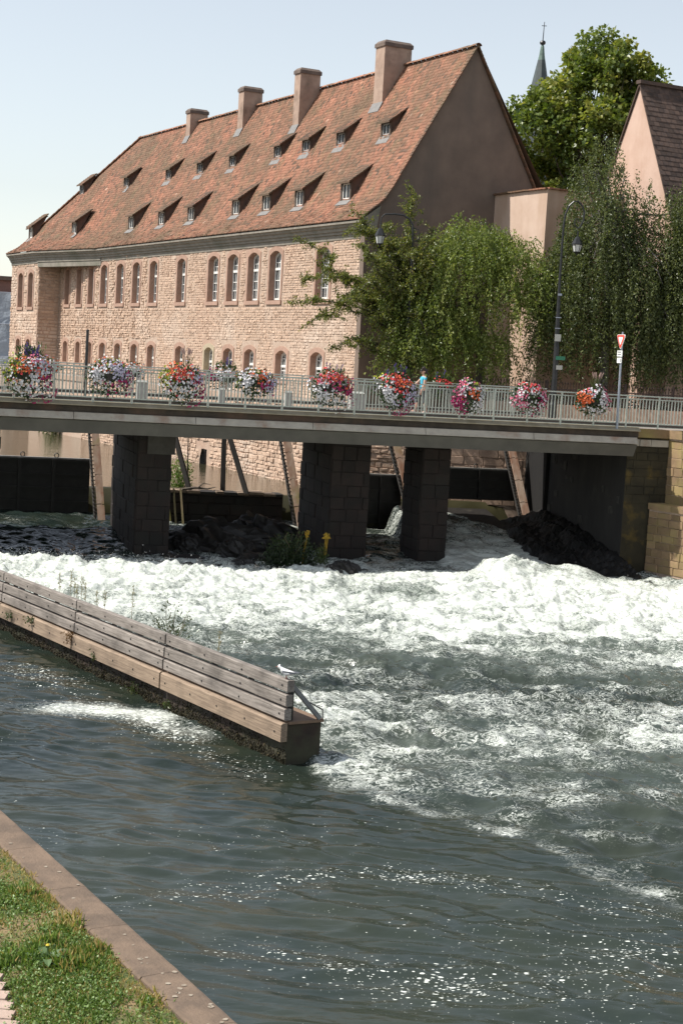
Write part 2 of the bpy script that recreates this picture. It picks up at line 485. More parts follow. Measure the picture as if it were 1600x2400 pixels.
def wall_panel(mb, seg, z0, z1, openings, u0=0., u1=None, tone=.5):
    """wall face with rectangular openings (ua, ub, za, zb)"""
    u1 = seg.L if u1 is None else u1
    us = sorted({u0, u1, *[a for o in openings for a in o[:2] if u0 < a < u1]})
    zs = sorted({z0, z1, *[a for o in openings for a in o[2:4] if z0 < a < z1]})
    for i in range(len(us)-1):
        for j in range(len(zs)-1):
            cu, cz = (us[i]+us[i+1])/2, (zs[j]+zs[j+1])/2
            if any(o[0] < cu < o[1] and o[2] < cz < o[3] for o in openings): continue
            mb.quad(seg.at(us[i], zs[j]), seg.at(us[i+1], zs[j]), seg.at(us[i+1], zs[j+1]), seg.at(us[i], zs[j+1]), tone)

def rubble(mb, seg, z0, z1, openings, course=.145, length=.30, u0=0., u1=None, jit=1., proud=.035):
    """proud irregular stones in rough courses, clear of the openings"""
    u1 = seg.L if u1 is None else u1
    z = z0
    while z < z1:
        h = course*rnd.uniform(.75, 1.3)
        u = u0+rnd.uniform(0, .15)
        while u < u1-.05:
            ln = length*rnd.uniform(.5, 1.6); ln = min(ln, u1-u)
            hh = h*rnd.uniform(.8, 1.02)
            cu, cz = u+ln/2, z+hh/2
            if not any(o[0]-.24-ln/2 < cu < o[1]+.24+ln/2 and o[2]-.2-hh/2 < cz < o[3]+.26+hh/2 for o in openings):
                p = proud*rnd.uniform(.2, 1.3); g = .012
                e = lambda k=.024: rnd.uniform(-k, k)*jit
                a = [(u+g+e(), z+g+e(.014)), (u+ln-g+e(), z+g+e(.014)), (u+ln-g+e(), z+hh-g+e(.014)), (u+g+e(), z+hh-g+e(.014))]
                B = [seg.at(x, y, .002) for x, y in a]
                T = [seg.at(cu+(x-cu)*.86, cz+(y-cz)*.78, p*rnd.uniform(.7, 1.3)) for x, y in a]
                tn = min(1, max(0, rnd.gauss(.5, .22)))
                mb.add(B+T, [(4, 5, 6, 7), (0, 1, 5, 4), (1, 2, 6, 5), (2, 3, 7, 6), (3, 0, 4, 7)], tn)
            u += ln
        z += h

def arch(u0, u1, z0, z1, rise, n=6):
    """outline, counter-clockwise from lower left, with a segmental top"""
    pts = [(u0, z0), (u1, z0)]
    for k in range(n+1):
        x = u1+(u0-u1)*k/n; q = (k/n*2-1)
        pts.append((x, z1-rise*q*q))
    return pts

def window(parent, seg, uc, wd, z0, z1, name='window', cols=2, rows=5, transom=.64, depth=.34, surround=True, door=False, mat_s=None):
    ua, ub = uc-wd/2, uc+wd/2
    rise = .17*wd
    inn = arch(ua, ub, z0, z1, rise); n = len(inn)
    # frame: the window itself, set back in the reveal
    fr = MB(); fo = -depth+.03
    inn2 = arch(ua+.09, ub-.09, z0+.1, z1-.09, rise)
    fr.add([seg.at(u, z, fo+.05) for u, z in inn]+[seg.at(u, z, fo+.05) for u, z in inn2]+[seg.at(u, z, fo-.02) for u, z in inn2],
           [(i, (i+1) % n, n+(i+1) % n, n+i) for i in range(n)]+[(n+i, n+(i+1) % n, 2*n+(i+1) % n, 2*n+i) for i in range(n)])
    def bar(a, za, b, zb, th, o=.05):
        d = np.array([b-a, zb-za]); L = np.linalg.norm(d); c = seg.at((a+b)/2, (za+zb)/2, fo+o/2)
        if abs(d[0]) > abs(d[1]): fr.obox(c, seg.U*L/2, seg.N*o/2, VZ*th/2)
        else: fr.obox(c, seg.U*th/2, seg.N*o/2, VZ*L/2)
    zt = z0+(z1-z0)*transom
    bar(ua+.09, zt, ub-.09, zt, .11, .075)
    bar(uc, z0+.1, uc, z1-.1, .085, .066)
    for k in range(1, rows):
        zz = z0+.1+(z1-z0-.2)*k/rows
        if abs(zz-zt) > .12:
            bar(ua+.09, zz, ub-.09, zz, .035, .04)
    for q in ((ua+.09+uc)/2, (ub-.09+uc)/2):
        bar(q, z0+.1, q, z1-.14, .03, .036)
    f = fr.build(name, M_white, parent)
    MB().add([seg.at(u, z, fo+.004) for u, z in inn], [tuple(range(n))]).build('pane', M_glassd, f)
    # sandstone surround with its reveal
    if surround:
        sm = MB(); ww = .17
        out = arch(ua-ww, ub+ww, z0-.02, z1+.2, rise)
        P = [seg.at(u, z, .03) for u, z in inn]+[seg.at(u, z, .03) for u, z in out]+[seg.at(u, z, -.06) for u, z in out]+[seg.at(u, z, -depth) for u, z in inn]
        F = [(n+i, n+(i+1) % n, (i+1) % n, i) for i in range(1, n)]+[(2*n+i, 2*n+(i+1) % n, n+(i+1) % n, n+i) for i in range(1, n)]+[(i, (i+1) % n, 3*n+(i+1) % n, 3*n+i) for i in range(n)]
        sm.add(P, F, rnd.uniform(.3, .7)); sm.build('stone_surround', mat_s or M_redstone, f)
        if not door:
            MB().hexa([seg.at(ua-.2, z0-.2, .0), seg.at(ub+.2, z0-.2, .0), seg.at(ub+.2, z0-.2, .07), seg.at(ua-.2, z0-.2, .07),
                       seg.at(ua-.2, z0-.012, -.02), seg.at(ub+.2, z0-.012, -.02), seg.at(ub+.2, z0-.025, .07), seg.at(ua-.2, z0-.025, .07)], .5).build('sill', mat_s or M_redstone, f)
    return f

# ================================================================== MAIN BUILDING
bld = thing('stone_building', W(20, 0, 5), 'long pink rubble stone building with steep red tiled roof and four chimneys', 'building')
ZE = 12.44
def eoff(s):                                            # eave bulges out over the bay at the far end
    return float(np.interp(s, [-1, 32.7, 40.4, 46.2, 48.4, 50.0], [0, 0, -1.42, -1.42, -.6, 1.4]))
PROF = [(-.06, 12.44), (.30, 12.70), (.72, 13.02), (1.10, 13.37), (1.45, 13.90), (1.9, 14.69), (5.03, 19.97)]
PD, PZ = zip(*PROF)
RIDGE_D, RIDGE_Z, HIP0, HIP1 = 5.03, 19.97, 39.4, 49.2
def roofpt(s, d, lift=0.):
    z = float(np.interp(d, PD, PZ))
    return W(s, d+eoff(s)*(1-max(0, d)/RIDGE_D)*1.0, z+lift)
def hip_s(d): return HIP1+(HIP0-HIP1)*max(d, 0)/RIDGE_D

facade = Seg(W2(0.05, .4), W2(40.25, .4), -BD)
bayA = Seg(W2(40.25, -1.0), W2(46.2, -1.0), -BD)
bayB = Seg(W2(46.2, -1.0), W2(48.4, -.2), -BD)
bayC = Seg(W2(48.4, -.2), W2(50.0, 1.8), -BD)
bays = Seg(W2(40.25, .4), W2(40.25, -1.0), -BS)
UP = [(3.8, 1.3), (8.6, 1.22), (11.0, 1.22), (13.4, 1.22), (15.8, 1.22), (20.0, 1.1), (24.0, 1.1), (26.65, 1.1), (29.25, 1.12), (32.0, 1.1), (34.3, .95), (36.5, .9), (38.8, .85)]
LO = [(3.95, 1.15, 0), (7.5, 1.15, 0), (11.0, 1.1, 0), (13.5, 1.1, 1), (15.9, 1.05, 0), (19.8, 1.05, 0), (23.9, 1.0, 0), (26.5, 1.0, 0), (29.2, 1.0, 0), (31.8, 1.05, 0), (34.15, .8, 0), (36.3, .8, 0), (38.75, .8, 0)]
f_open = [(u-.05-w_/2, u-.05+w_/2, 9.28, 11.5) for u, w_ in UP]+[(u-.05-w_/2, u-.05+w_/2, 5.02 if dr else 5.75, 7.02) for u, w_, dr in LO]
bA_up = [(1.65, 1.0), (3.85, 1.0)]; bA_lo = [(1.75, .85), (3.95, .85)]
bA_open = [(u-w_/2, u+w_/2, 9.05, 11.2) for u, w_ in bA_up]+[(u-w_/2, u+w_/2, 5.4, 7.02) for u, w_ in bA_lo]
bB_open = [(.85-.4, .85+.4, 9.05, 11.2), (.85-.35, .85+.35, 5.4, 7.02), (1.75-.3, 1.75+.3, 9.05, 11.2), (1.75-.27, 1.75+.27, 5.4, 7.02)]
wm = MB()
wall_panel(wm, facade, 1.0, 12.3, f_open)
wall_panel(wm, bayA, 1.0, 12.3, bA_open); wall_panel(wm, bayB, 1.0, 12.3, bB_open); wall_panel(wm, bayC, 1.0, 12.3, []); wall_panel(wm, bays, 1.0, 12.3, [])
back = Seg(W2(0.05, 9.7), W2(48, 9.7), BD); wall_panel(wm, back, 1, 12.3, [])
farend = Seg(W2(50, 1.8), W2(48, 9.7), BS); wall_panel(wm, farend, 1, 12.3, [])
wm.build('wall', M_mortar, bld)
st = MB()
rubble(st, facade, 4.9, 11.95, f_open, .115, .21, 0, 24, 1., .024)
rubble(st, facade, 4.9, 11.95, f_open, .15, .20, 24, 40.2, 2.0, .045)
rubble(st, bayA, 1.4, 11.6, bA_open, .17, .3, jit=1.4); rubble(st, bayB, 1.4, 11.6, bB_open, .17, .3, jit=1.4); rubble(st, bayC, 4, 11.6, [], .18, .3)
rubble(st, bays, 1.4, 11.2, [], .2, .38, jit=1.4)
tag(st.build('rubble_masonry', M_rubble, bld), kind='stuff')
for u, w_ in UP: window(bld, facade, u-.05, w_, 9.28, 11.5)
pale = pm('pale_sandstone', (.43, .36, .25), (.36, .29, .2), 5, .9, .2)
for u, w_, dr in LO:
    window(bld, facade, u-.05, w_, 5.02 if dr else 5.75, 7.02, name='door' if dr else 'window', rows=4, transom=.45, door=bool(dr), mat_s=pale if abs(u-15.9) < .1 else None)
for u, w_ in bA_up: window(bld, bayA, u, w_, 9.05, 11.2)
for u, w_ in bA_lo: window(bld, bayA, u, w_, 5.4, 7.02, rows=4, transom=.45)
for a, b, c_, d_ in bB_open: window(bld, bayB, (a+b)/2, b-a, c_, d_, rows=4)

# cornice: stepped profile swept under the eave, then the deep beam across the recess
def sweep(mb, path, prof, tone=.5):
    """path: list of (s, d); prof: (offset in d, z) polyline"""
    P = [W(s, d+o, z) for s, d in path for o, z in prof]; k = len(prof)
    F = [(i*k+j, (i+1)*k+j, (i+1)*k+j+1, i*k+j+1) for i in range(len(path)-1) for j in range(k-1)]
    mb.add(P, F, tone)
cm = MB()
ev = [(s, eoff(s)) for s in (-.02, 6, 12, 18, 24, 32.7, 40.4, 46.2, 48.4, 50)]
sweep(cm, ev, [(.06, 12.43), (-.02, 12.40), (-.02, 12.31), (.07, 12.29), (.10, 12.20), (.18, 12.17), (.20, 12.05), (.27, 12.03), (.27, 11.93), (.34, 11.92), (.36, 11.72), (.42, 11.71)])
sweep(cm, [(32.6, .15), (40.35, -1.28)], [(.16, 11.95), (.16, 11.78), (.20, 11.76), (.20, 11.48), (.75, 11.48)])
cm.build('cornice', M_cornice, bld)

# roof planes
rm = MB()
ss = list(np.linspace(-.12, 49.2, 50))
for i in range(len(ss)-1):
    for j in range(len(PROF)-1):
        d0, d1 = PD[j], PD[j+1]
        a, b = ss[i], ss[i+1]
        q = [(min(a, hip_s(d0)), d0), (min(b, hip_s(d0)), d0), (min(b, hip_s(d1)), d1), (min(a, hip_s(d1)), d1)]
        if q[0][0] >= hip_s(d0)-1e-6 and q[3][0] >= hip_s(d1)-1e-6: continue
        rm.quad(*[roofpt(*p) for p in q], .3)
rm.add([W(-.12, RIDGE_D, RIDGE_Z), W(HIP0, RIDGE_D, RIDGE_Z), W(49.2, 10.1, 12.44), W(-.12, 10.1, 12.44)], [(3, 2, 1, 0)], .3)
rm.add([W(HIP0, RIDGE_D, RIDGE_Z), roofpt(49.2, 0), W(50.6, 3, 12.44), W(49.2, 10.1, 12.44)], [(0, 1, 2), (0, 2, 3)], .3)
rm.build('roof', M_tile, bld)
# beaver-tail tiles laid in courses
V = []; T = []
dl = np.interp  # arc length table of the profile
PL = np.concatenate([[0], np.cumsum(np.hypot(np.diff(PD), np.diff(PZ)))])
course = .168; tw = .185
rows = int(PL[-1]/course)
for r in range(rows):
    l0 = r*course-.02; l1 = l0+course*1.35
    da, za = np.interp(l0, PL, PD), np.interp(l0, PL, PZ); db, zb = np.interp(l1, PL, PD), np.interp(l1, PL, PZ)
    smax = hip_s(da)
    s = -.14-(r % 2)*tw/2
    while s < smax-.05:
        s0, s1 = max(s, -.14)+.006, min(s+tw, smax)-.006
        if s1-s0 > .04:
            jz = rnd.uniform(0, .016); tl = rnd.uniform(-.014, .014); jl = rnd.uniform(-.012, .012)
            A = roofpt(s0, da+jl, .045+jz+tl); B = roofpt(s1, da+jl, .045+jz-tl)
            C_ = roofpt(s1, db, .012); D_ = roofpt(s0, db, .012)
            A2 = A-np.array([0, 0, .035]); B2 = B-np.array([0, 0, .035])
            V += [A2, B2, B, A, C_, D_]
            k = rnd.random(); tn = min(1, max(0, rnd.gauss(.55, .13))) if k > .09 else rnd.uniform(.02, .25)
            T += [tn]*6
        s += tw
V = np.array(V); nT = len(V)//6; b = np.arange(nT)[:, None]*6
Q = np.concatenate([b+np.array([[0, 1, 2, 3]]), b+np.array([[3, 2, 4, 5]])])
tag(quads_obj('roof_tiles', V, Q, M_tile, bld, {'tone': np.array(T)}), kind='stuff')
# ridge tiles
rg = MB(); s = -.15
while s < HIP0:
    L = .38; lift = rnd.uniform(0, .02)
    for k in range(4):
        a0, a1 = math.pi*(.1+.2*k), math.pi*(.1+.2*(k+1))
        p = lambda s_, a_: W(s_, RIDGE_D-.17*math.cos(a_), RIDGE_Z+lift-.06+.17*math.sin(a_))
        tn = rnd.uniform(.6, .95)
        rg.quad(p(s, a0), p(s+L-.02, a0), p(s+L-.02, a1), p(s, a1), tn)
    s += L
tag(rg.build('ridge_tiles', M_tile, bld, smooth=False), kind='stuff')
hp = MB()
for k in range(30):
    d0 = RIDGE_D*(1-k/30); d1 = RIDGE_D*(1-(k+.93)/30)
    a, b_ = roofpt(hip_s(d0), d0, .09), roofpt(hip_s(d1), d1, .06)
    hp.beam(a, b_, .3, .06, rnd.uniform(.35, .9))
tag(hp.build('hip_tiles', M_tile, bld), kind='stuff')

# gable wall on the right end, following the swept roof profile
gp = [W(.03, .4, 1), W(.03, 9.7, 1), W(.03, 9.7, 12.9)]
up = [(d, z-.06) for d, z in PROF if d >= .3]
gp += [W(.03, 2*RIDGE_D-d, z) for d, z in up[1:]]+[W(.03, d, z) for d, z in up[::-1]]
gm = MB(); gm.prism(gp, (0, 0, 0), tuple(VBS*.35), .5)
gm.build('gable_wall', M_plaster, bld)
vg = MB()                                             # verge tiles along the gable edge
for side in (0, 1):
    pr = PROF
    for j in range(len(pr)-1):
        n_ = max(1, int(np.hypot(pr[j+1][0]-pr[j][0], pr[j+1][1]-pr[j][1])/.17))
        for k in range(n_):
            f0, f1 = k/n_, (k+1.15)/n_
            q = [(pr[j][0]+(pr[j+1][0]-pr[j][0])*f, pr[j][1]+(pr[j+1][1]-pr[j][1])*f) for f in (f0, f1)]
            if side: q = [(2*RIDGE_D-d, z) for d, z in q]
            vg.beam(W(-.06, q[0][0], q[0][1]+.045), W(-.06, q[1][0], q[1][1]+.01), .17, .05, rnd.uniform(.05, .5))
tag(vg.build('verge_tiles', M_tile, bld), kind='stuff')
# small stone kneeler at the foot of the gable
MB().hexa([W(-.1, -.05, 12.0), W(-.1, .75, 12.0), W(.02, .75, 12.0), W(.02, -.05, 12.0), W(-.1, .05, 12.42), W(-.1, .9, 13.05), W(.02, .9, 13.05), W(.02, .05, 12.42)]).build('kneeler_stone', M_cornice, bld)

# chimneys
for s_, d_, wd, zt in ((30.3, 5.0, .62, 20.72), (22.25, 4.75, .68, 20.96), (14.6, 4.38, .66, 20.86), (6.35, 4.6, .85, 20.98)):
    c = MB(); dw = 1.08 if s_ > 7 else 1.36
    d0 = d_-dw/2
    def cb(s0, s1, da, db, z0, z1, tn=.5): c.hexa([W(s0, da, z0), W(s0, db, z0), W(s1, db, z0), W(s1, da, z0), W(s0, da, z1), W(s0, db, z1), W(s1, db, z1), W(s1, da, z1)], tn)
    cb(s_-wd/2, s_+wd/2, d0, d0+dw, 17.2, zt-.28)
    ch = c.build('chimney', pm('chimney_render', (.40, .285, .22), (.32, .22, .17), 2.4, .9, .3, 20, c3=(.23, .16, .12), s3=1.3), bld)
    c = MB()
    cb(s_-wd/2-.05, s_+wd/2+.05, d0-.05, d0+dw+.05, zt-.28, zt-.12)
    c.hexa([W(s_-wd/2-.05, d0-.05, zt-.12), W(s_-wd/2-.05, d0+dw+.05, zt-.12), W(s_+wd/2+.05, d0+dw+.05, zt-.12), W(s_+wd/2+.05, d0-.05, zt-.12),
            W(s_-wd/2+.06, d0+.06, zt), W(s_-wd/2+.06, d0+dw-.06, zt), W(s_+wd/2-.06, d0+dw-.06, zt), W(s_+wd/2-.06, d0+.06, zt)])
    c.build('chimney_cap', pm('sooty_cap', (.17, .125, .10), (.10, .075, .065), 3, .9, .3), ch)
    z0 = float(np.interp(d0, PD, PZ))
    MB().quad(W(s_-wd/2-.06, d0-.22, z0-.29), W(s_+wd/2+.06, d0-.22, z0-.29), W(s_+wd/2+.06, d0-.004, z0+.16), W(s_-wd/2-.06, d0-.004, z0+.16)).build('flashing', M_lead, ch)

# shed dormers
def dormer(s_, d0, wd, h, da, lower):
    eo = eoff(s_)*(1-d0/RIDGE_D)
    z0 = float(np.interp(d0, PD, PZ))-.02; zt = z0+h
    za = float(np.interp(da, PD, PZ))+.05
    P = lambda s, d, z: W(s_+s, d+eo, z)
    b_ = MB(); hw = wd/2
    for q in (-1, 1):                                   # cheeks
        b_.prism([P(q*hw, d0+.02, z0), P(q*hw, d0+.02, zt), P(q*hw, da, za), P(q*hw, d0+.45, float(np.interp(d0+.45, PD, PZ))-.1)], tuple(VBS*(-.0)), tuple(-VBS*.06*q), .5)
    o = b_.build('dormer', pm('dormer_cheek', (.14, .085, .065), (.10, .065, .05), 3, .9, .3, 16), bld)
    f = MB(); ft = .11                                  # dark timber front frame
    for a, b2, c_, d_ in ((-hw-.02, -hw+ft, z0, zt), (hw-ft, hw+.02, z0, zt), (-hw+ft, hw-ft, zt-.12, zt)):
        f.hexa([P(a, d0-.03, c_), P(a, d0+.06, c_), P(b2, d0+.06, c_), P(b2, d0-.03, c_), P(a, d0-.03, d_), P(a, d0+.06, d_), P(b2, d0+.06, d_), P(b2, d0-.03, d_)])
    f.build('front_frame', M_darkwood, o)
    wf = MB(); a0, a1 = -hw+ft+.004, hw-ft-.004; zb = z0+.02; z9 = zt-.124; th = .055
    for a, b2, c_, d_ in ((a0, a0+th, zb, z9), (a1-th, a1, zb, z9), (a0+th, a1-th, zb, zb+.09), (a0+th, a1-th, z9-th, z9), (-.02, .02, zb+.09, z9-th)):
        wf.hexa([P(a, d0+.01, c_), P(a, d0+.05, c_), P(b2, d0+.05, c_), P(b2, d0+.01, c_), P(a, d0+.01, d_), P(a, d0+.05, d_), P(b2, d0+.05, d_), P(b2, d0+.01, d_)])
    wf.build('window_frame', M_white if lower else pm('grey_window_paint', (.42, .43, .43), None, 8, .5, 0), o)
    MB().quad(P(-hw+.05, d0+.055, z0), P(hw-.05, d0+.055, z0), P(hw-.05, d0+.055, zt), P(-hw+.05, d0+.055, zt)).build('pane', M_glassd, o)
    zl = float(np.interp(d0-.24, PD, PZ))+.075
    MB().hexa([P(-hw-.08, d0-.24, zl-.02), P(-hw-.08, d0-.01, z0-.02), P(hw+.08, d0-.01, z0-.02), P(hw+.08, d0-.24, zl-.02), P(-hw-.08, d0-.24, zl), P(-hw-.08, d0-.01, z0+.03), P(hw+.08, d0-.01, z0+.03), P(hw+.08, d0-.24, zl)]).build('flashing', M_lead, o)
    r_ = MB(); df = d0-.2; slope = (za-zt-.05)/(da-d0); zf = zt+.05+slope*(df-d0); n_ = 7; ov = hw+.16
    r_.hexa([P(-ov, df, zf-.05), P(-ov, da, za-.05), P(ov, da, za-.05), P(ov, df, zf-.05), P(-ov, df, zf), P(-ov, da, za), P(ov, da, za), P(ov, df, zf)], .12)
    for k in range(n_):
        for q in range(6):
            u0, u1 = -ov+2*ov*q/6, -ov+2*ov*(q+1)/6
            fa, fb = k/n_, (k+1.2)/n_
            dd0, dd1 = df+(da-df)*fa, min(df+(da-df)*fb, da+.1)
            z0_, z1_ = zf+(za-zf)*fa, zf+(za-zf)*fb
            l = rnd.uniform(.03, .05)
            r_.add([P(u0, dd0, z0_), P(u1-.01, dd0, z0_), P(u1-.01, dd0, z0_+l), P(u0, dd0, z0_+l), P(u1-.01, dd1, z1_+.01), P(u0, dd1, z1_+.01)], [(0, 1, 2, 3), (3, 2, 4, 5)], rnd.choice([.05, .12, .2, .3, .5]))
    r_.build('dormer_roof', M_tile, o)
for s_ in (3.62, 8.15, 11.7, 15.25, 21.05, 25.3, 30.05, 38.05): dormer(s_, 1.2, .92, .86, 2.12, True)
for s_ in (46.2, 48.0): dormer(s_, 1.25, .85, .86, 2.2, True)
for s_ in (3.55, 7.75, 11.3, 14.45, 19.95, 24.35, 29.0, 35.4): dormer(s_, 2.92, .85, .68, 3.62, False)
dormer(42.6, 2.92, .85, .7, 3.7, False)

# ================================================================== QUAY WALL UPSTREAM
qw = thing('quay_wall', (-3, 66, 1), 'sunlit rubble quay wall with an arched drain under the stone building', 'wall')
qs = [Seg(W2(38.5, -1.8), Q0, (-.9, -.5)), Seg(Q0, Q1, (-.2, -1)), Seg(W2(39.5, -3.2), W2(38.5, -1.8), (.3, -.9)), Seg(W2(60, -3.2), W2(39.5, -3.2), (-.9, -.5))]
m = MB()
du = qs[0].L-13.85                                       # where the drain sits
dopen = [(du-.33, du+.33, 1.2, 2.3)]
for k, q in enumerate(qs): wall_panel(m, q, -1.5, 5.0, dopen if k == 0 else [])
m.build('wall', M_mortar, qw)
m = MB()
rubble(m, qs[0], 1.3, 4.75, dopen, .17, .32, 10, None, 1.6, .05)
rubble(m, qs[2], 1.3, 4.75, [], .17, .32); rubble(m, qs[3], 1.3, 4.75, [], .2, .35)
tag(m.build('rubble_masonry', M_rubble, qw), kind='stuff')
m = MB()
for q in qs:
    m.hexa([q.at(0, 4.76, -.3), q.at(q.L, 4.76, -.3), q.at(q.L, 4.76, .06), q.at(0, 4.76, .06), q.at(0, 5.02, -.3), q.at(q.L, 5.02, -.3), q.at(q.L, 5.02, .06), q.at(0, 5.02, .06)])
m.build('coping', M_quaystone, qw)
m = MB(); q = qs[0]
ar = arch(du-.33, du+.33, 1.2, 2.32, .5, 8); n = len(ar)
m.add([q.at(a, z, .07) for a, z in ar]+[q.at(a, z, -.7) for a, z in ar], [(i, (i+1) % n, n+(i+1) % n, n+i) for i in range(n)]+[tuple(range(n, 2*n))])
m.build('drain_arch', M_rock, qw)
for k in range(5):
    MB().tube([q.at(du-.24+.12*k, 1.2, .02), q.at(du-.24+.12*k, 2.2-.14*abs(k-2), .02)], .016, 5).build('drain_bar', M_iron, qw)
# coursed masonry on the stretch by the right-hand gate, block by block
_unit = {}
def stone_parts(parent, seg, u0, u1, z0, z1, course, lens, mat, proud=(.01, .04), name='stone', limit=300, gap=.014):
    """single blocks as parts, sharing three chamfered block meshes"""
    key = mat.name
    if key not in _unit:
        ms = []
        for k in range(4):
            mb_ = MB(); j = lambda: rnd.uniform(.86, .96)
            b_ = [(-.5, -.5), (.5, -.5), (.5, .5), (-.5, .5)]
            mb_.add([(x, 0, y) for x, y in b_]+[(x*.99, .6, y*.99) for x, y in b_]+[(x*j(), 1, y*j()) for x, y in b_],
                    [(8, 9, 10, 11)]+[(i, (i+1) % 4, 4+(i+1) % 4, 4+i) for i in range(4)]+[(4+i, 4+(i+1) % 4, 8+(i+1) % 4, 8+i) for i in range(4)], .12+.25*k)
            o = mb_.build('stone', mat); ms.append(o.data); bpy.data.objects.remove(o)
        _unit[key] = ms
    z = z0; cnt = 0; p0 = ORG[parent.name]
    rz = math.atan2(seg.u[1], seg.u[0])
    flip = 1 if np.dot(np.array([-seg.u[1], seg.u[0]]), seg.n) > 0 else -1
    while z < z1-.05:
        h = min(course*rnd.uniform(.85, 1.15), z1-z); u = u0-rnd.uniform(0, .3)
        while u < u1-.03:
            L = rnd.uniform(*lens); a, b_ = max(u, u0), min(u+L, u1)
            if b_-a > .06 and cnt < limit:
                o = bpy.data.objects.new(name, rnd.choice(_unit[key])); COL.objects.link(o); o.parent = parent
                c = seg.at((a+b_)/2, z+h/2, .0)-p0
                o.location = c; o.rotation_euler = (0, 0, rz); o.scale = (b_-a-gap, flip*rnd.uniform(*proud), h-gap); cnt += 1
            u += L
        z += h
stone_parts(qw, qs[1], 3.0, qs[1].L, 1.5, 4.76, .3, (.4, .8), M_quaystone)
m = MB(); rubble(m, qs[1], 1.3, 4.75, [], .17, .3, 0, 2.98, 1.6, .05); tag(m.build('rubble_masonry', M_rubble, qw), kind='stuff')

# ================================================================== ANNEX, RIGHT HOUSE, SPIRE, FAR SHED
ax = thing('annex_wall', W(-2, 8, 5), 'tall plain plastered annex with one sunlit and one shaded face beside the gable', 'building')
A0, A1, A2 = W2(.02, 6.4), W2(-3.85, 6.4), W2(-3.85, 16.2)
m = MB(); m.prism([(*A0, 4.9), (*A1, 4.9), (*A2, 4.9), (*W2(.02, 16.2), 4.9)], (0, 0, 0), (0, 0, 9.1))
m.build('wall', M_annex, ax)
m = MB()
for a, b in ((A0, A1), (A1, A2)):
    s_ = Seg(a, b, (-BD if a is A0 else -BS))
    k = 0.
    while k < s_.L:
        L = min(.24, s_.L-k)
        m.obox(s_.at(k+L/2, 14.03+rnd.uniform(0, .02), .0), s_.U*(L/2-.008), s_.N*.11, VZ*.03, rnd.uniform(.3, .9)); k += .24
m.build('coping_tiles', M_tile, ax)

hs = thing('gabled_house', (13, 66, 5), 'narrow steep gabled house with pink plaster and dark brown tiles behind the drooping birch', 'house')
HA = np.array([11.1, 67.0]); HT = np.array([-.4651, .8852]); HD = np.array([.8852, .4651])
def H(s, d, z): p = HA+HT*s+HD*d; return np.array([p[0], p[1], z])
hw_, apex, eave = 2.95, 18.4, 12.2
m = MB(); m.prism([H(-hw_, 0, 4.9), H(hw_, 0, 4.9), H(hw_, 0, eave), H(0, 0, apex), H(-hw_, 0, eave)], (0, 0, 0), tuple(np.array([*HD, 0])*14))
m.build('wall', pm('pink_plaster', (.56, .40, .32), (.50, .34, .265), 1.2, .95, .2, 20, c3=(.42, .27, .19), s3=.8, lo3=.47, hi3=.78, st3=(1, 1, .2)), hs)
m = MB()
for q in (-1, 1):
    m.prism([H(0, -.08, apex+.06), H(q*(hw_+.25), -.08, eave-.47), H(q*(hw_+.25), -.08, eave-.33), H(0, -.08, apex+.2)], (0, 0, 0), tuple(np.array([*HD, 0])*14.2), .35)
rf = m.build('roof', M_roofdark, hs)
m = MB(); sl = math.hypot(hw_+.25, apex-eave+.5); nn = int(sl/.22)
for k in range(nn):
    f0, f1 = k/nn, (k+1.2)/nn
    for q in range(26):
        d0 = -.1+q*.27+(k % 2)*.13
        P = lambda f, d, l: H(-(hw_+.25)*(1-f), d, (eave-.33)+(apex+.2-eave+.33)*f+l)
        l = rnd.uniform(.03, .06); tn = rnd.random()
        m.add([P(f0, d0, 0), P(f0, d0+.255, 0), P(f0, d0+.255, l), P(f0, d0, l), P(min(f1, 1), d0+.255, .008), P(min(f1, 1), d0, .008)], [(0, 1, 2, 3), (3, 2, 4, 5)], tn)
tag(m.build('roof_tiles', M_roofdark, rf), kind='stuff')
MB().beam(H(0, -.12, apex+.2), H(0, 14, apex+.2), .3, .14, .6).build('ridge_cap', M_roofdark, rf)

sp = thing('church_spire', (15.74, 150, 5), 'slender slate church spire with ball and cross rising behind the leafy plane tree', 'spire')
m = MB(); m.lathe((15.74, 150, 0), [(2.4, 5), (2.4, 26), (1.75, 26.5), (1.6, 28.5), (.66, 33.3), (.34, 34.9)], 8); m.build('spire_roof', M_slate, sp)
MB().lathe((15.74, 150, 0), [(.34, 34.9), (.26, 35.3), (.16, 36.1), (.10, 36.25)], 8).build('copper_tip', M_copper, sp)
MB().lathe((15.74, 150, 36.45), [(.05, -.22), (.22, -.15), (.28, 0), (.22, .15), (.05, .22)], 10).build('ball', M_iron, sp)
m = MB(); m.tube([(15.74, 150, 36.6), (15.78, 150, 38.3)], [.05, .03], 5); m.beam((15.55, 150, 37.95), (16.0, 150, 37.95), .05, .05); m.build('cross', M_iron, sp)

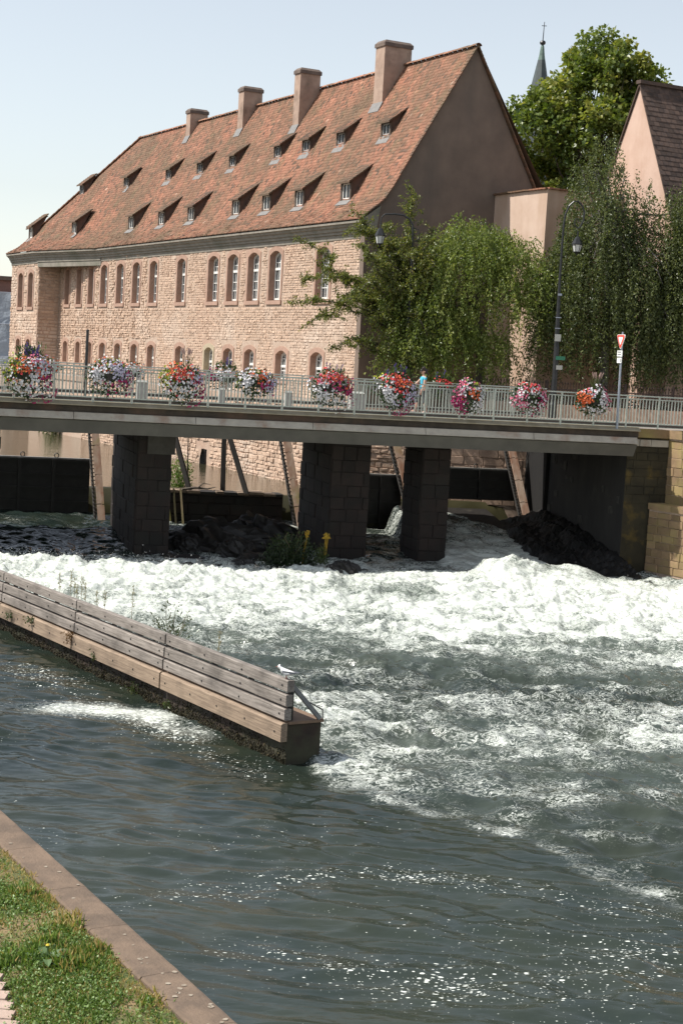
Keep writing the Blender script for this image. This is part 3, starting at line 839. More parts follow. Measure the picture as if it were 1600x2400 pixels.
fb = thing('scaffolded_building', (-34, 131, 3), 'far building wrapped in blue grey scaffold sheeting beside the stone building', 'building')
m = MB(); m.box((-37, 134, 7.4), 22, 6, 8.6, 0); m.build('wall', M_brickfar, fb)
m = MB(); m.prism([(-49, 130.6, 11.7), (-25.6, 130.6, 11.7), (-25.6, 130.6, 12.0), (-49, 130.6, 12.15)], (0, 0, 0), (0, 7, 0)); m.build('roof', M_roofdark, fb)
X, Z = np.meshgrid(np.linspace(-48, -25.8, 60), np.linspace(3.0, 10.7, 24))
Yt = 130.4+.12*fbm(X*.5, Z*.9, 3, 8)
quads_obj('scaffold_sheet', np.stack([X, Yt, Z], -1).reshape(-1, 3), grid_np(None, 60, 24), M_tarp, fb, smooth=True)
for z in (5.6, 8.2, 10.7):
    MB().tube([(-48, 130.2, z), (-25.7, 130.2, z)], .04, 5).build('scaffold_pole', M_galv, fb)
for x in (-28.5, -27.2, -25.9):
    MB().tube([(x, 130.2, 3), (x, 130.2, 11.0)], .04, 5).build('scaffold_pole', M_galv, fb)

# ================================================================== BRIDGE
br = thing('bridge', G(10, 4, 4), 'low concrete road bridge with stained fascia crossing the river on stone piers', 'bridge')
UL, UR = -16.0, 20.55
def extr(mb, prof, u0, u1, tone=.5):                       # prof: closed (v, z) polygon
    mb.prism([G(u0, v, z) for v, z in prof], (0, 0, 0), tuple(VB*(u1-u0)), tone)
m = MB(); extr(m, [(.10, 4.55), (7.8, 4.55), (7.8, 5.0), (.10, 5.0)], UL, UR); m.build('deck', M_street, br)
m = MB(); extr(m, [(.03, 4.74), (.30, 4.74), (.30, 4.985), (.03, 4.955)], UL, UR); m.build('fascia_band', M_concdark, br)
m = MB(); extr(m, [(-.13, 4.935), (.03, 4.93), (.30, 4.99), (.30, 5.075), (.03, 5.07), (-.13, 4.962)], UL, UR); m.build('edge_ledge', M_ledge, br)
u = UL
while u < UR-.1:                                           # the pale strip is cast in lengths
    L = min(3.65, UR-u)
    m = MB(); extr(m, [(-.09, 4.53), (.14, 4.50), (.30, 4.50), (.30, 4.735), (.01, 4.735), (-.02, 4.725)], u+.008, u+L-.008, rnd.uniform(.3, .7)); m.build('fascia_strip', M_conc, br)
    u += L
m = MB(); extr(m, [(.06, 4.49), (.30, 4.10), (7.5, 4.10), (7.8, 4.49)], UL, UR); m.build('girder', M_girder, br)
m = MB(); extr(m, [(.45, 5.0), (1.7, 5.0), (1.7, 5.06), (.45, 5.06)], UL, UR); m.build('kerb', M_conc, br)

def railing(name, v, label, u0, u1, far=False):
    r_ = thing(name, G((u0+u1)/2, v, 5.05), label, 'railing')
    p0 = ORG[r_.name]
    m = MB(); extr(m, [(v-.035, 6.065), (v+.035, 6.065), (v+.035, 6.105), (v-.035, 6.105)], u0, u1); m.build('top_rail', M_rail, r_)
    m = MB(); extr(m, [(v-.02, 5.97), (v+.02, 5.97), (v+.02, 6.0), (v-.02, 6.0)], u0, u1); m.build('top_rail', M_rail, r_)
    m = MB(); extr(m, [(v-.02, 5.175), (v+.02, 5.175), (v+.02, 5.205), (v-.02, 5.205)], u0, u1); m.build('bottom_rail', M_rail, r_)
    m = MB(); extr(m, [(v-.02, 5.075), (v+.02, 5.075), (v+.02, 5.095), (v-.02, 5.095)], u0, u1); m.build('bottom_rail', M_rail, r_)
    rz = math.atan2(GB[1], GB[0])
    mb_ = MB(); mb_.box((0, 0, .51), .05, .05, 1.03, rz); post = mb_.build('post', M_rail); pm_ = post.data; bpy.data.objects.remove(post)
    mb_ = MB(); mb_.box((0, 0, .44), .026, .026, .79, rz); bal = mb_.build('baluster', M_rail); bm_ = bal.data; bpy.data.objects.remove(bal)
    mb_ = MB(); mb_.box((0, 0, 0), 1.08, .012, .078, rz); kp = mb_.build('kick_panel', M_kick); km_ = kp.data; bpy.data.objects.remove(kp)
    u = u0+.05
    def put(nm, me, u_, z):
        o = bpy.data.objects.new(nm, me); COL.objects.link(o); o.parent = r_; o.location = G(u_, v, z)-p0
    while u < u1:
        put('post', pm_, u, 5.05)
        for k in range(1, 10):
            if u+k*.115 < u1: put('baluster', bm_, u+k*.115, 5.135)
        if u+.575 < u1: put('kick_panel', km_, u+.575, 5.135)
        u += 1.15
    return r_
railing('bridge_railing', .0, 'pale green railing along the near edge of the bridge, hung with flower baskets', -3.0, 23.3)
railing('bridge_railing', 7.7, 'pale green railing along the far edge of the bridge behind the walking woman', -5.0, 20.5, True)

# piers, built of damp red stone blocks
def pier(u0, u1, label, ve=7.2, block=False, v0=2.6):
    p = thing('bridge_pier', G((u0+u1)/2, v0+1, 0), label, 'pier', 'piers under the bridge')
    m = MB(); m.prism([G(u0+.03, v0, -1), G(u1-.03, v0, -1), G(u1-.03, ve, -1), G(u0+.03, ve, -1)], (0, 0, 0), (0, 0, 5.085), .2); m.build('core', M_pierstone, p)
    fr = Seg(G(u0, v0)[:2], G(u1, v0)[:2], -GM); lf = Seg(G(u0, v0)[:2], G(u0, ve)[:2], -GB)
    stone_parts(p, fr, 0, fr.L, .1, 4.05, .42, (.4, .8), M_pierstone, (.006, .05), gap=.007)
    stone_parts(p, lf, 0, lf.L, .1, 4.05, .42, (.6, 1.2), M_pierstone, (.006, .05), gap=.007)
    if not block: return p
    m = MB()                                             # pale bearing block under the girder
    m.hexa([G(u1-.82, .44+v0-.55, 3.42), G(u1+.06, .44+v0-.55, 3.42), G(u1+.06, 1.1+v0-.55, 3.42), G(u1-.82, 1.1+v0-.55, 3.42), G(u1-.82, v0-.11, 4.0), G(u1+.06, v0-.11, 4.0), G(u1+.06, v0+.55, 4.0), G(u1-.82, v0+.55, 4.0)])
    m.build('bearing_block', pm('bearing_concrete', (.075, .07, .06), (.055, .05, .043), 3, .9, .2), p)
    return p
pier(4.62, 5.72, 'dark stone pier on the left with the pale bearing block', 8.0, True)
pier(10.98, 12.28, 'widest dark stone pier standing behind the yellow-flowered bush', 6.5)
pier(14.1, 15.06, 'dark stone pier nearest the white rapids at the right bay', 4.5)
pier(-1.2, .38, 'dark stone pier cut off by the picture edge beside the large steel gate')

# right abutment and wing walls
ab = thing('bridge_abutment', (10, 54, 0), 'damp dark masonry abutment with mossy wing wall at the right end of the bridge', 'abutment')
c1, c2 = np.array([9.3, 53.6]), np.array([10.75, 54.03]); c3 = c2+np.array([.5, -.866])*20
back_ = np.array([7.02, 62.3])
m = MB()
s1 = Seg(c1, back_, (-1, 0)); s2 = Seg(c1, c2, (0, -1)); s3 = Seg(c2, c3, (-1, 0))
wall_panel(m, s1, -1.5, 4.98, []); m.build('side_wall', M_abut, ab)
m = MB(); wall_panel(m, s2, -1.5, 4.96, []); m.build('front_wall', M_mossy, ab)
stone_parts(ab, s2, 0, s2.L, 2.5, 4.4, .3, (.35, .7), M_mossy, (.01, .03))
stone_parts(ab, s2, .02, s2.L, 4.42, 4.7, .28, (.4, .7), M_conc, (.02, .04), limit=4)
m = MB(); wall_panel(m, s3, -1.5, 4.96, [], 0, 20); m.build('wing_wall', M_mortar, ab)
stone_parts(ab, s3, 0, 6, 1.6, 4.7, .31, (.4, .8), M_ashlar, (.01, .04))
m = MB()
for s_, L in ((s2, s2.L-.05), (s3, 20)):
    m.hexa([s_.at(0, 4.72, -.5), s_.at(L, 4.72, -.5), s_.at(L, 4.72, .09), s_.at(0, 4.72, .09), s_.at(0, 5.0, -.5), s_.at(L, 5.0, -.5), s_.at(L, 5.0, .09), s_.at(0, 5.0, .09)])
m.build('coping', M_ashlar, ab)
m = MB(); m.prism([s1.at(6.7, -1, -.1), s1.at(s1.L+.1, -1, -.1), s1.at(s1.L+.1, -1, .14), s1.at(6.7, -1, .14)], (0, 0, 0), (0, 0, 5.9))  # black panel added over the sunlit wall end, shade put into its colour
m.build('shade_panel', pm('painted_shade_black', (.009, .008, .007), (.006, .005, .005), 3, .95, .3), ab)
# white lime runs and patched stones on the side wall
for k in range(14):
    MB().obox(s1.at(rnd.uniform(.3, 6.5), rnd.uniform(1.6, 3.95), .012), s1.U*rnd.uniform(.08, .22), s1.N*.012, VZ*rnd.uniform(.07, .16), rnd.random()).build('stone', pm('limewashed_stone', (.062, .058, .05), (.035, .033, .03), 5, .9, .3), ab)

lw = thing('quay_wall', (11, 53, 0), 'low sunlit ashlar river wall at the right edge striped by railing shadows', 'wall')
d0 = np.array([10.2, 53.75]); d1 = d0+np.array([.52, -.854])*16
s4 = Seg(d0, d1, (-1, 0)); s5 = Seg(d0+s4.n*.0, d0-s4.n*1.2, (0, 1))
m = MB(); m.prism([(*d0, -1.5), (*d1, -1.5), (*(d1-s4.n*.75), -1.5), (*(d0-s4.n*.75), -1.5)], (0, 0, 0), (0, 0, 4.02)); m.build('core', M_mortar, lw)
stone_parts(lw, s4, 0, 7, .3, 2.3, .27, (.35, .75), M_ashlar, (.015, .05))
u = 0
while u < 8:
    MB().hexa([s4.at(u+.006, 2.36, -.78), s4.at(u+1.1, 2.36, -.78), s4.at(u+1.1, 2.36, .07), s4.at(u+.006, 2.36, .07), s4.at(u+.006, 2.57, -.78), s4.at(u+1.1, 2.57, -.78), s4.at(u+1.1, 2.57, .07), s4.at(u+.006, 2.57, .07)], rnd.uniform(.3, .7)).build('coping_stone', M_ashlar, lw); u += 1.11

# ------------------------------------------------------------------ sluice gates and their frames
def gate(x0, x1, y, z0, z1, ribs, label, rings=()):
    g = thing('sluice_gate', ((x0+x1)/2, y, z0), label, 'gate', 'steel sluice gates')
    dy = .28
    a, b_ = np.array([x0, y, 0]), np.array([x1, y+(x1-x0)*dy, 0]); d = (b_-a)/np.linalg.norm(b_-a); n_ = np.array([d[1], -d[0], 0])
    m = MB(); m.hexa([a+VZ*z0, b_+VZ*z0, b_-n_*.12+VZ*z0, a-n_*.12+VZ*z0, a+VZ*z1, b_+VZ*z1, b_-n_*.12+VZ*z1, a-n_*.12+VZ*z1]); m.build('plate', M_gate, g)
    L = np.linalg.norm(b_-a)
    for f in ribs:
        c = a+d*L*f
        MB().obox(c+n_*.06+VZ*(z0+z1)/2, d*.06, n_*.06, VZ*(z1-z0)/2).build('vertical_rib', M_gate, g)
    nh = 4 if z1-z0 > 1.5 else 3
    for k in range(nh+1):
        z = z0+.05+(z1-z0-.1)*k/nh
        MB().obox((a+b_)/2+n_*.04+VZ*z, d*L/2*.998, n_*.035, VZ*.03).build('horizontal_rib', M_gate, g)
    MB().obox((a+b_)/2-n_*.05+VZ*(z1+.03), d*L/2, n_*.10, VZ*.028).build('top_plate', pm('pale_steel', (.30, .29, .27), (.2, .19, .17), 4, .5, 0), g)  # top plate coloured much paler than the rest of the gate
    for f in rings:
        c = a+d*L*f+VZ*(z1+.13)-n_*.05
        MB().tube([c+d*.075*math.cos(q*math.pi/5)+VZ*.085*math.sin(q*math.pi/5) for q in range(11)], .018, 5).build('lifting_ring', M_gate, g)
    return g
gate(-13.6, -9.15, 57.2, .55, 2.6, (.2, .46, .72), 'large ribbed steel sluice gate at the left picture edge with lifting rings', (.48, .74))
gate(-.4, 2.2, 60.1, .5, 2.5, (.3, .7), 'narrow sluice gate between the second and third stone piers')
gate(3.4, 6.6, 61.0, 1.73, 2.88, (.55,), 'raised sluice gate beside the masonry abutment with water showing beneath', (.5,))

# fixed weir in the second bay
we = thing('fixed_weir', (-4, 58.6, 0), 'dark timber and stone weir wall between two piers topped by planks', 'weir')
e0, e1 = np.array([-6.35, 58.2, 0]), np.array([-2.25, 59.3, 0]); ed = (e1-e0)/np.linalg.norm(e1-e0); en = np.array([ed[1], -ed[0], 0]); eL = np.linalg.norm(e1-e0)
m = MB(); m.obox((e0+e1)/2+VZ*.3, ed*eL/2, en*.35, VZ*1.38); m.build('core', M_concdark, we)
sg = Seg((e0+en*.35)[:2], (e1+en*.35)[:2], en[:2]); stone_parts(we, sg, 0, sg.L, .0, 1.6, .4, (.4, .9), M_pierstone, (.02, .08))
u = 0.
while u < eL-.1:
    L = rnd.uniform(.25, .6); L = min(L, eL-u)
    MB().obox(e0+ed*(u+L/2)+VZ*(1.70+rnd.uniform(-.02, .03))+en*rnd.uniform(-.02, .05), ed*(L/2-.012), en*.42, VZ*.045, rnd.random()).build('plank', M_sillwood if rnd.random() < .55 else M_tarred, we); u += L

def guide(x0, z0, x1, z1, y, wpx, label, ladder=True):
    g = thing('gate_guide', (x0, y, z1), label, 'gate guide', 'leaning guides of the sluice gates')
    a, b_ = np.array([x0, y+.55, z0]), np.array([x1, y-.35, z1])
    n_ = 4
    for k in range(n_):
        q0, q1 = a+(b_-a)*(k/n_+.004), a+(b_-a)*((k+1)/n_-.004)
        m = MB(); m.beam(q0, q1, wpx, .2, rnd.random(), up=(.99, .1, .0)); m.beam(q0+np.array([wpx*.92, -.03, 0]), q1+np.array([wpx*.92, -.03, 0]), wpx*.55, .1, rnd.random(), up=(.99, .1, 0))
        m.build('guide_beam', M_rustbeam, g)
    if ladder:
        off = np.array([-.22, .12, 0])
        m = MB(); m.beam(a+off, b_+off, .05, .12); m.beam(a+off+np.array([.14, 0, 0]), b_+off+np.array([.14, 0, 0]), .04, .08); m.build('rack_rail', M_tarred, g)
        nr_ = 30
        mm = MB(); mm.box((0, 0, 0), .17, .06, .035); o = mm.build('rack_tooth', M_tarred); me = o.data; bpy.data.objects.remove(o)
        for k in range(nr_):
            c = a+(b_-a)*(k+.5)/nr_+off+np.array([.06, -.05, 0])
            o = bpy.data.objects.new('rack_tooth', me); COL.objects.link(o); o.parent = g; o.location = c-ORG[g.name]
    return g
guide(-9.06, 4.2, -8.45, .1, 57.6, .13, 'leaning guide beam with toothed rack beside the large steel gate')
guide(-2.3, 4.2, -1.40, .35, 59.0, .14, 'leaning guide beam with toothed rack left of the widest pier')
guide(1.72, 4.2, 2.98, .2, 60.2, .13, 'leaning guide beam with toothed rack in front of the narrow gate')
guide(6.15, 4.2, 7.02, .95, 61.2, .13, 'leaning guide beam beside the raised gate and the dark abutment')

af = thing('weir_trestle', (-4.3, 58.7, 1.7), 'dark timber post and raking strut standing on the middle of the weir', 'trestle', 'timber trestles on the weir')
MB().beam((-4.36, 58.9, 1.7), (-4.42, 58.9, 4.6), .17, .17).build('post', M_tarred, af)
MB().beam((-3.47, 58.6, 1.7), (-4.30, 58.75, 4.0), .16, .16).build('strut', M_tarred, af)
af = thing('weir_trestle', (-6.2, 58.3, 1.7), 'dark timber post and raking strut beside the left pier', 'trestle', 'timber trestles on the weir')
MB().beam((-6.42, 58.5, 1.2), (-6.44, 58.5, 4.6), .13, .13).build('post', M_tarred, af)
MB().beam((-5.50, 58.2, 1.72), (-6.27, 58.4, 4.1), .15, .15).build('strut', M_tarred, af)
MB().tube([(-5.62, 58.6, 1.8), (-5.70, 58.6, 4.4)], .022, 5).build('rod', M_tarred, af)
# slime-covered boards below
bs = thing('weir_boards', (-5.9, 57.8, -.3), 'slimy upright boards leaning below the weir beside the left pier', 'boards')
for k, (xa, xb, tn, mt) in enumerate(((-6.28, -5.95, .7, 'a'), (-6.05, -5.78, .3, 'b'), (-5.80, -5.52, .6, 'c'))):
    m_ = pm('slimy_board_'+'abc'[k], [(.23, .20, .045), (.12, .10, .04), (.40, .31, .18)][k], [(.13, .12, .03), (.07, .06, .03), (.16, .17, .045)][k], 2.5, .7, .4, 14, stretch=(1, 1, .4))
    MB().beam((xa, 57.95, 1.8), (xb, 57.7, -.35), [.12, .2, .15][k], .07, tn, up=(.99, .1, 0)).build('board', m_, bs)

lg = thing('driftwood', (-5.1, 58.1, 1.76), 'bare driftwood branch caught on top of the weir planks', 'branch')
MB().tube([(-5.75, 58.0, 1.78), (-5.3, 58.05, 1.86), (-4.85, 58.1, 1.84), (-4.55, 58.0, 1.93)], [.05, .045, .03, .012], 6).build('branch', M_bark, lg)
MB().tube([(-5.2, 58.05, 1.85), (-5.0, 58.0, 2.04), (-4.75, 58.1, 2.0)], [.03, .02, .008], 5).build('twig', M_bark, lg)

# concrete apron and rocks below the weir
def rock(name, c, r, label, seed, sq=(1, 1, .6)):
    th, ph = np.meshgrid(np.linspace(0, 2*np.pi, 49), np.linspace(0, np.pi, 28))
    X, Y, Z = np.cos(th)*np.sin(ph), np.sin(th)*np.sin(ph), np.cos(ph)
    k = 1+.22*fbm(X*1.3+Z*.7+seed, Y*1.3-Z*.4, 3, seed)-.30*np.abs(pn(X*2.3+Z*1.7+seed, Y*2.3-Z*1.1, seed+3))+.10*pn(X*6+Z*3, Y*6-Z*4, seed+7)
    k[:, -1] = k[:, 0]
    V = np.stack([c[0]+X*r*k*sq[0], c[1]+Y*r*k*sq[1], c[2]+Z*r*k*sq[2]], -1).reshape(-1, 3)
    return tag(quads_obj(name, V, grid_np(None, 49, 28), M_rock, smooth=False, org=np.array(c)), label, 'rock', 'wet rocks below the weir')
for i, (c, r_, lb, sq) in enumerate([((.15, 50.0, .15), .55, 'wet boulder in front of the widest pier beside the bush', (1.1, .8, .7)),
        ((-1.9, 51.0, -.1), 1.15, 'broad dark rock carrying the bush under the bridge', (1.5, 1, .6)),
        ((-4.0, 53.6, .0), 1.5, 'large dark boulder below the weir planks', (1.4, 1, .75)),
        ((-2.6, 55.2, .2), 1.3, 'dark boulder between the weir and the widest pier', (1.2, 1, .8)),
        ((-5.2, 51.0, -.25), 1.0, 'low wet rock beside the foot of the left pier', (1.5, .9, .55)),
        ((-3.7, 50.2, -.35), .9, 'low wet rock at the edge of the foam', (1.4, .9, .55)),
        ((-6.0, 54.6, -.2), 1.2, 'dark rock below the slimy boards', (1, 1.2, .7)),
        ((-2.9, 50.0, .0), .42, 'small wet stone left of the bush at the foam edge', (1.2, .8, .8)),
        ((-4.5, 49.6, -.05), .38, 'small wet stone lying between the left pier and the foam', (1.3, .8, .7)),
        ((-3.3, 52.2, .35), .55, 'angular stone on top of the rocks behind the bush', (1.1, .9, .9)),
        ((-4.9, 52.6, .3), .6, 'angular stone on the boulder by the left pier', (1.0, .9, .8))]):
    rock('rock', c, r_, lb, i+2, sq)
m = MB()
m.add([G(15.15, 8.2, 1.52), G(18.6, 8.2, 1.5), G(18.7, 7.0, 1.2), G(15.15, 7.0, 1.2), G(15.1, 3.6, .05), G(19.3, 3.6, .05), G(15.1, 1.5, -.8), G(19.8, 1.5, -.8)], [(0, 1, 2, 3), (3, 2, 5, 4), (4, 5, 7, 6)])
wa = tag(m.build('weir_apron', M_rock), 'dark sloping weir apron at the foot of the right abutment', 'weir')
Ug, Vg = np.meshgrid(np.linspace(16.6, 20.6, 46), np.linspace(-1.6, 7.6, 80))
zz = -.9+1.35*sst(16.8, 18.6, Ug+.35*(Vg-3)*.5)+.95*sst(-1.2, 7, Vg)*sst(17, 19, Ug)+.45*sst(19, 20.6, Ug)-.5*sst(1.0, -1.6, Vg)
zz = zz-.32+.22*np.abs(fbm(Ug*.9, Vg*.8, 4, 66))+.05*fbm(Ug*4, Vg*4, 2, 67)
Vx = np.stack([GO[0]+GB[0]*Ug+GM[0]*Vg, GO[1]+GB[1]*Ug+GM[1]*Vg, zz], -1).reshape(-1, 3)
tag(quads_obj('rock_bank', Vx, grid_np(None, 46, 80), pm('shade_black_stone', (.008, .007, .006), (.005, .0045, .004), 2.5, .6, .8, 9, c3=(.018, .016, .012), s3=1.4, lo3=.6), org=G(18.6, 3, 0)), 'rock bank painted shade-black along the foot of the right abutment', 'rock')  # darker copy of the rock, deep shade painted into its colour

# ================================================================== RIVER
def river_fields(X, Y):
    q = -((X-GO[0])*GM[0]+(Y-GO[1])*GM[1])                 # metres downstream of the bridge front
    sdn = X*FD[0]+Y*FD[1]; c = X*(-FN[0])+Y*(-FN[1])
    # eddy line: guide wall, then the foam streak trailing from its end
    lx = [-30, -.40, -.10, .35, 1.21, 1.83, 2.28, 3.0, 3.5, 3.9, 4.58, 6.5, 10, 18]
    ly = [71.5, 26.2, 25.0, 24.4, 24.0, 23.6, 22.7, 22.2, 21.1, 20.5, 19.9, 18.9, 17, 13]
    wob = .25*fbm(X*.7, Y*.7, 3, 12)
    e = (Y+wob*np.clip((X+.5), 0, 1))-np.interp(X, lx, ly)  # >0: rapids side
    rap = sst(-.35, .75, e+.25*pn(X*1.7, Y*2.2, 14)+.12*pn(X*4, Y*5, 15))
    wx, wy = X+.35*pn(X*.5, Y*.5, 1), Y+.35*pn(X*.5, Y*.5, 2)
    # ---- base level
    z = np.interp(q, [-11, -9.5, -5, -1, 6, 14, 24], [.62, .60, .25, .05, .12, .06, 0.])
    u = (X-GO[0])*GB[0]+(Y-GO[1])*GB[1]
    bay4 = sst(14.75, 15.15, u)*(1-sst(18.2, 19.6, u))
    z = z+bay4*np.interp(q, [-11, -8.6, -2.2, -.6, 1.5, 4], [.95, .90, .12, .12, .42, .05])
    # ---- turbulence amplitude
    hump = np.exp(-((X-4.9)**2/2.6+(Y-49.9)**2/.8))*.26+np.exp(-((X+4.8)**2/5+(Y-45.6)**2/.8))*.30+np.exp(-((X+9)**2/6+(Y-46)**2/.8))*.2
    amp = np.interp(Y, [18, 22, 25, 28, 33, 36, 41, 47, 50, 52, 56], [.02, .05, .085, .15, .18, .15, .23, .28, .15, .07, .03])*rap
    rg = lambda x, y, sd_: 1-np.abs(pn(x, y, sd_))*2
    turb = .55*fbm(wx*.55, wy*.85, 3, 20)+.42*rg(wx*.9, wy*1.5, 23)*1.0+.30*rg(wx*2.0, wy*3.1, 25)+.17*rg(wx*4.2, wy*6.0, 27)+.09*pn(wx*9, wy*13, 29)
    # ---- calm ripples: crests lie across the view, running gently to the lower right
    ax_ = X*.97-Y*.22; ay_ = X*.22+Y*.97
    wp = .35*pn(X*.35, Y*.5, 5)
    cr = lambda a_: 1-2*np.abs(a_)
    rip = .024*cr(pn(ax_*.42+wp, ay_*1.05+wp, 31))+.021*cr(pn(ax_*.75-wp, ay_*1.9+wp, 33))+.016*pn(ax_*1.25+wp, ay_*3.3, 35)+.0075*pn(ax_*2.4, ay_*6.2+wp, 37)+.0026*pn(ax_*5, ay_*11, 39)
    rip = rip*(1.0+.55*pn(X*.25, Y*.25, 41))*1.55
    h = z+amp*turb+hump*(1+.25*turb)*rap+rip*(1.05+.8*rap)
    h = h-.25*np.exp(-((Y-33.2-.03*X)/1.6)**2)*rap*.5
    # ---- foam density
    big = fbm(X*.33, Y*.6, 3, 50); mid = fbm(wx*.9, wy*1.7, 3, 53)
    f = np.interp(Y+.5*big, [20, 23, 25, 28, 29.5, 31.5, 32.6, 35.0, 37.5, 40, 44, 48.5, 50.5, 53], [.05, .11, .19, .32, .47, .46, .22, .20, .48, .74, .90, .92, .72, .42])
    f = f+.26*mid+.22*big*(Y < 42)
    f = f+.24*np.clip(turb-.35, -1, 1)*np.interp(Y, [24, 30, 40, 50], [.5, .75, .55, .5])
    f = f-.5*np.exp(-((X-1.3)**2/5+(Y-45.3)**2/2.2)*1.0)      # dark tongue below the widest pier
    f = f+.30*np.exp(-((X-.6)**2/1.6+(Y-26.3)**2/4))           # churn at the wall's end
    f = np.clip(f, 0, 1.0)
    under = sst(-.4, .6, q)
    f = np.where(q < .5, f*under+(1-under)*(.30*sst(-8.5, -5.5, X)+.10+.5*bay4*np.exp(-((q+3)/3.)**2)+.32*np.exp(-((q+1.2)/1.3)**2)+.25*mid), f)
    fr = f*rap
    # eddy streak and flecks on the calm side
    streak = np.exp(-((e-.05)/(.30+.16*np.clip(big, -1, 1)))**2)*sst(-.6, .3, X)*np.clip(.42+.40*mid+.45*pn(X*.8, Y*.8, 58), 0, .75)
    streak = streak+np.exp(-((e-.55)/.5)**2)*sst(-.3, .2, X)*np.clip(.16+.3*pn(X*1.1, Y*1.5, 59), 0, .5)
    def seg_d(ax0, ay0, bx, by):
        dx, dy = bx-ax0, by-ay0; L2 = dx*dx+dy*dy
        tt = np.clip(((X-ax0)*dx+(Y-ay0)*dy)/L2, 0, 1)
        return np.hypot(X-ax0-tt*dx, Y-ay0-tt*dy)
    calm = .17+.09*big+0*X
    for a_, b_, wd, k in (((-2.6, 18.6), (-.2, 20.3), .45, .22), ((-.2, 20.3), (1.4, 20.6), .4, .16), ((1.2, 20.6), (4.4, 19.6), .55, .28), ((-.9, 17.6), (1.4, 17.0), .55, .20), ((.8, 16.6), (3.6, 17.6), .8, .15), ((.2, 15.2), (3.4, 15.6), .6, .13), ((1.7, 18.5), (4.6, 18.2), .6, .13), ((-6.3, 32.5), (-1.2, 25.2), .55, .17), ((-3.4, 28.3), (-1.0, 25.6), .45, .14), ((-9, 37), (-4.2, 29.6), .9, .12)):
        calm = calm+k*np.exp(-(seg_d(*a_, *b_)/wd)**2)
    raft = np.exp(-(seg_d(-4.75, 29.0, -3.1, 29.1)/.55)**2)*.55+np.exp(-(seg_d(-6.6, 29.3, -5.2, 28.6)/.5)**2)*.2+np.exp(-(seg_d(-3.2, 28.9, -2.2, 27.6)/.4)**2)*.3
    calm = calm+raft+.07*big
    f = fr+(1-rap)*np.clip(calm, 0, 1)
    f = np.maximum(f, np.clip(streak, 0, 1))
    aer = rap*np.interp(Y, [19, 23, 28, 33, 38, 44, 50, 53], [.04, .12, .32, .08, .52, .92, .75, .25])*under+.10*(1-rap)*sst(26, 20, Y)
    shape = np.maximum(rap, np.clip(streak*1.0, 0, .7))
    shape = np.maximum(shape, np.clip(raft*1.1, 0, .6))          # 1: torn foam, 0: round flecks
    return h, f, np.clip(aer, 0, 1), shape

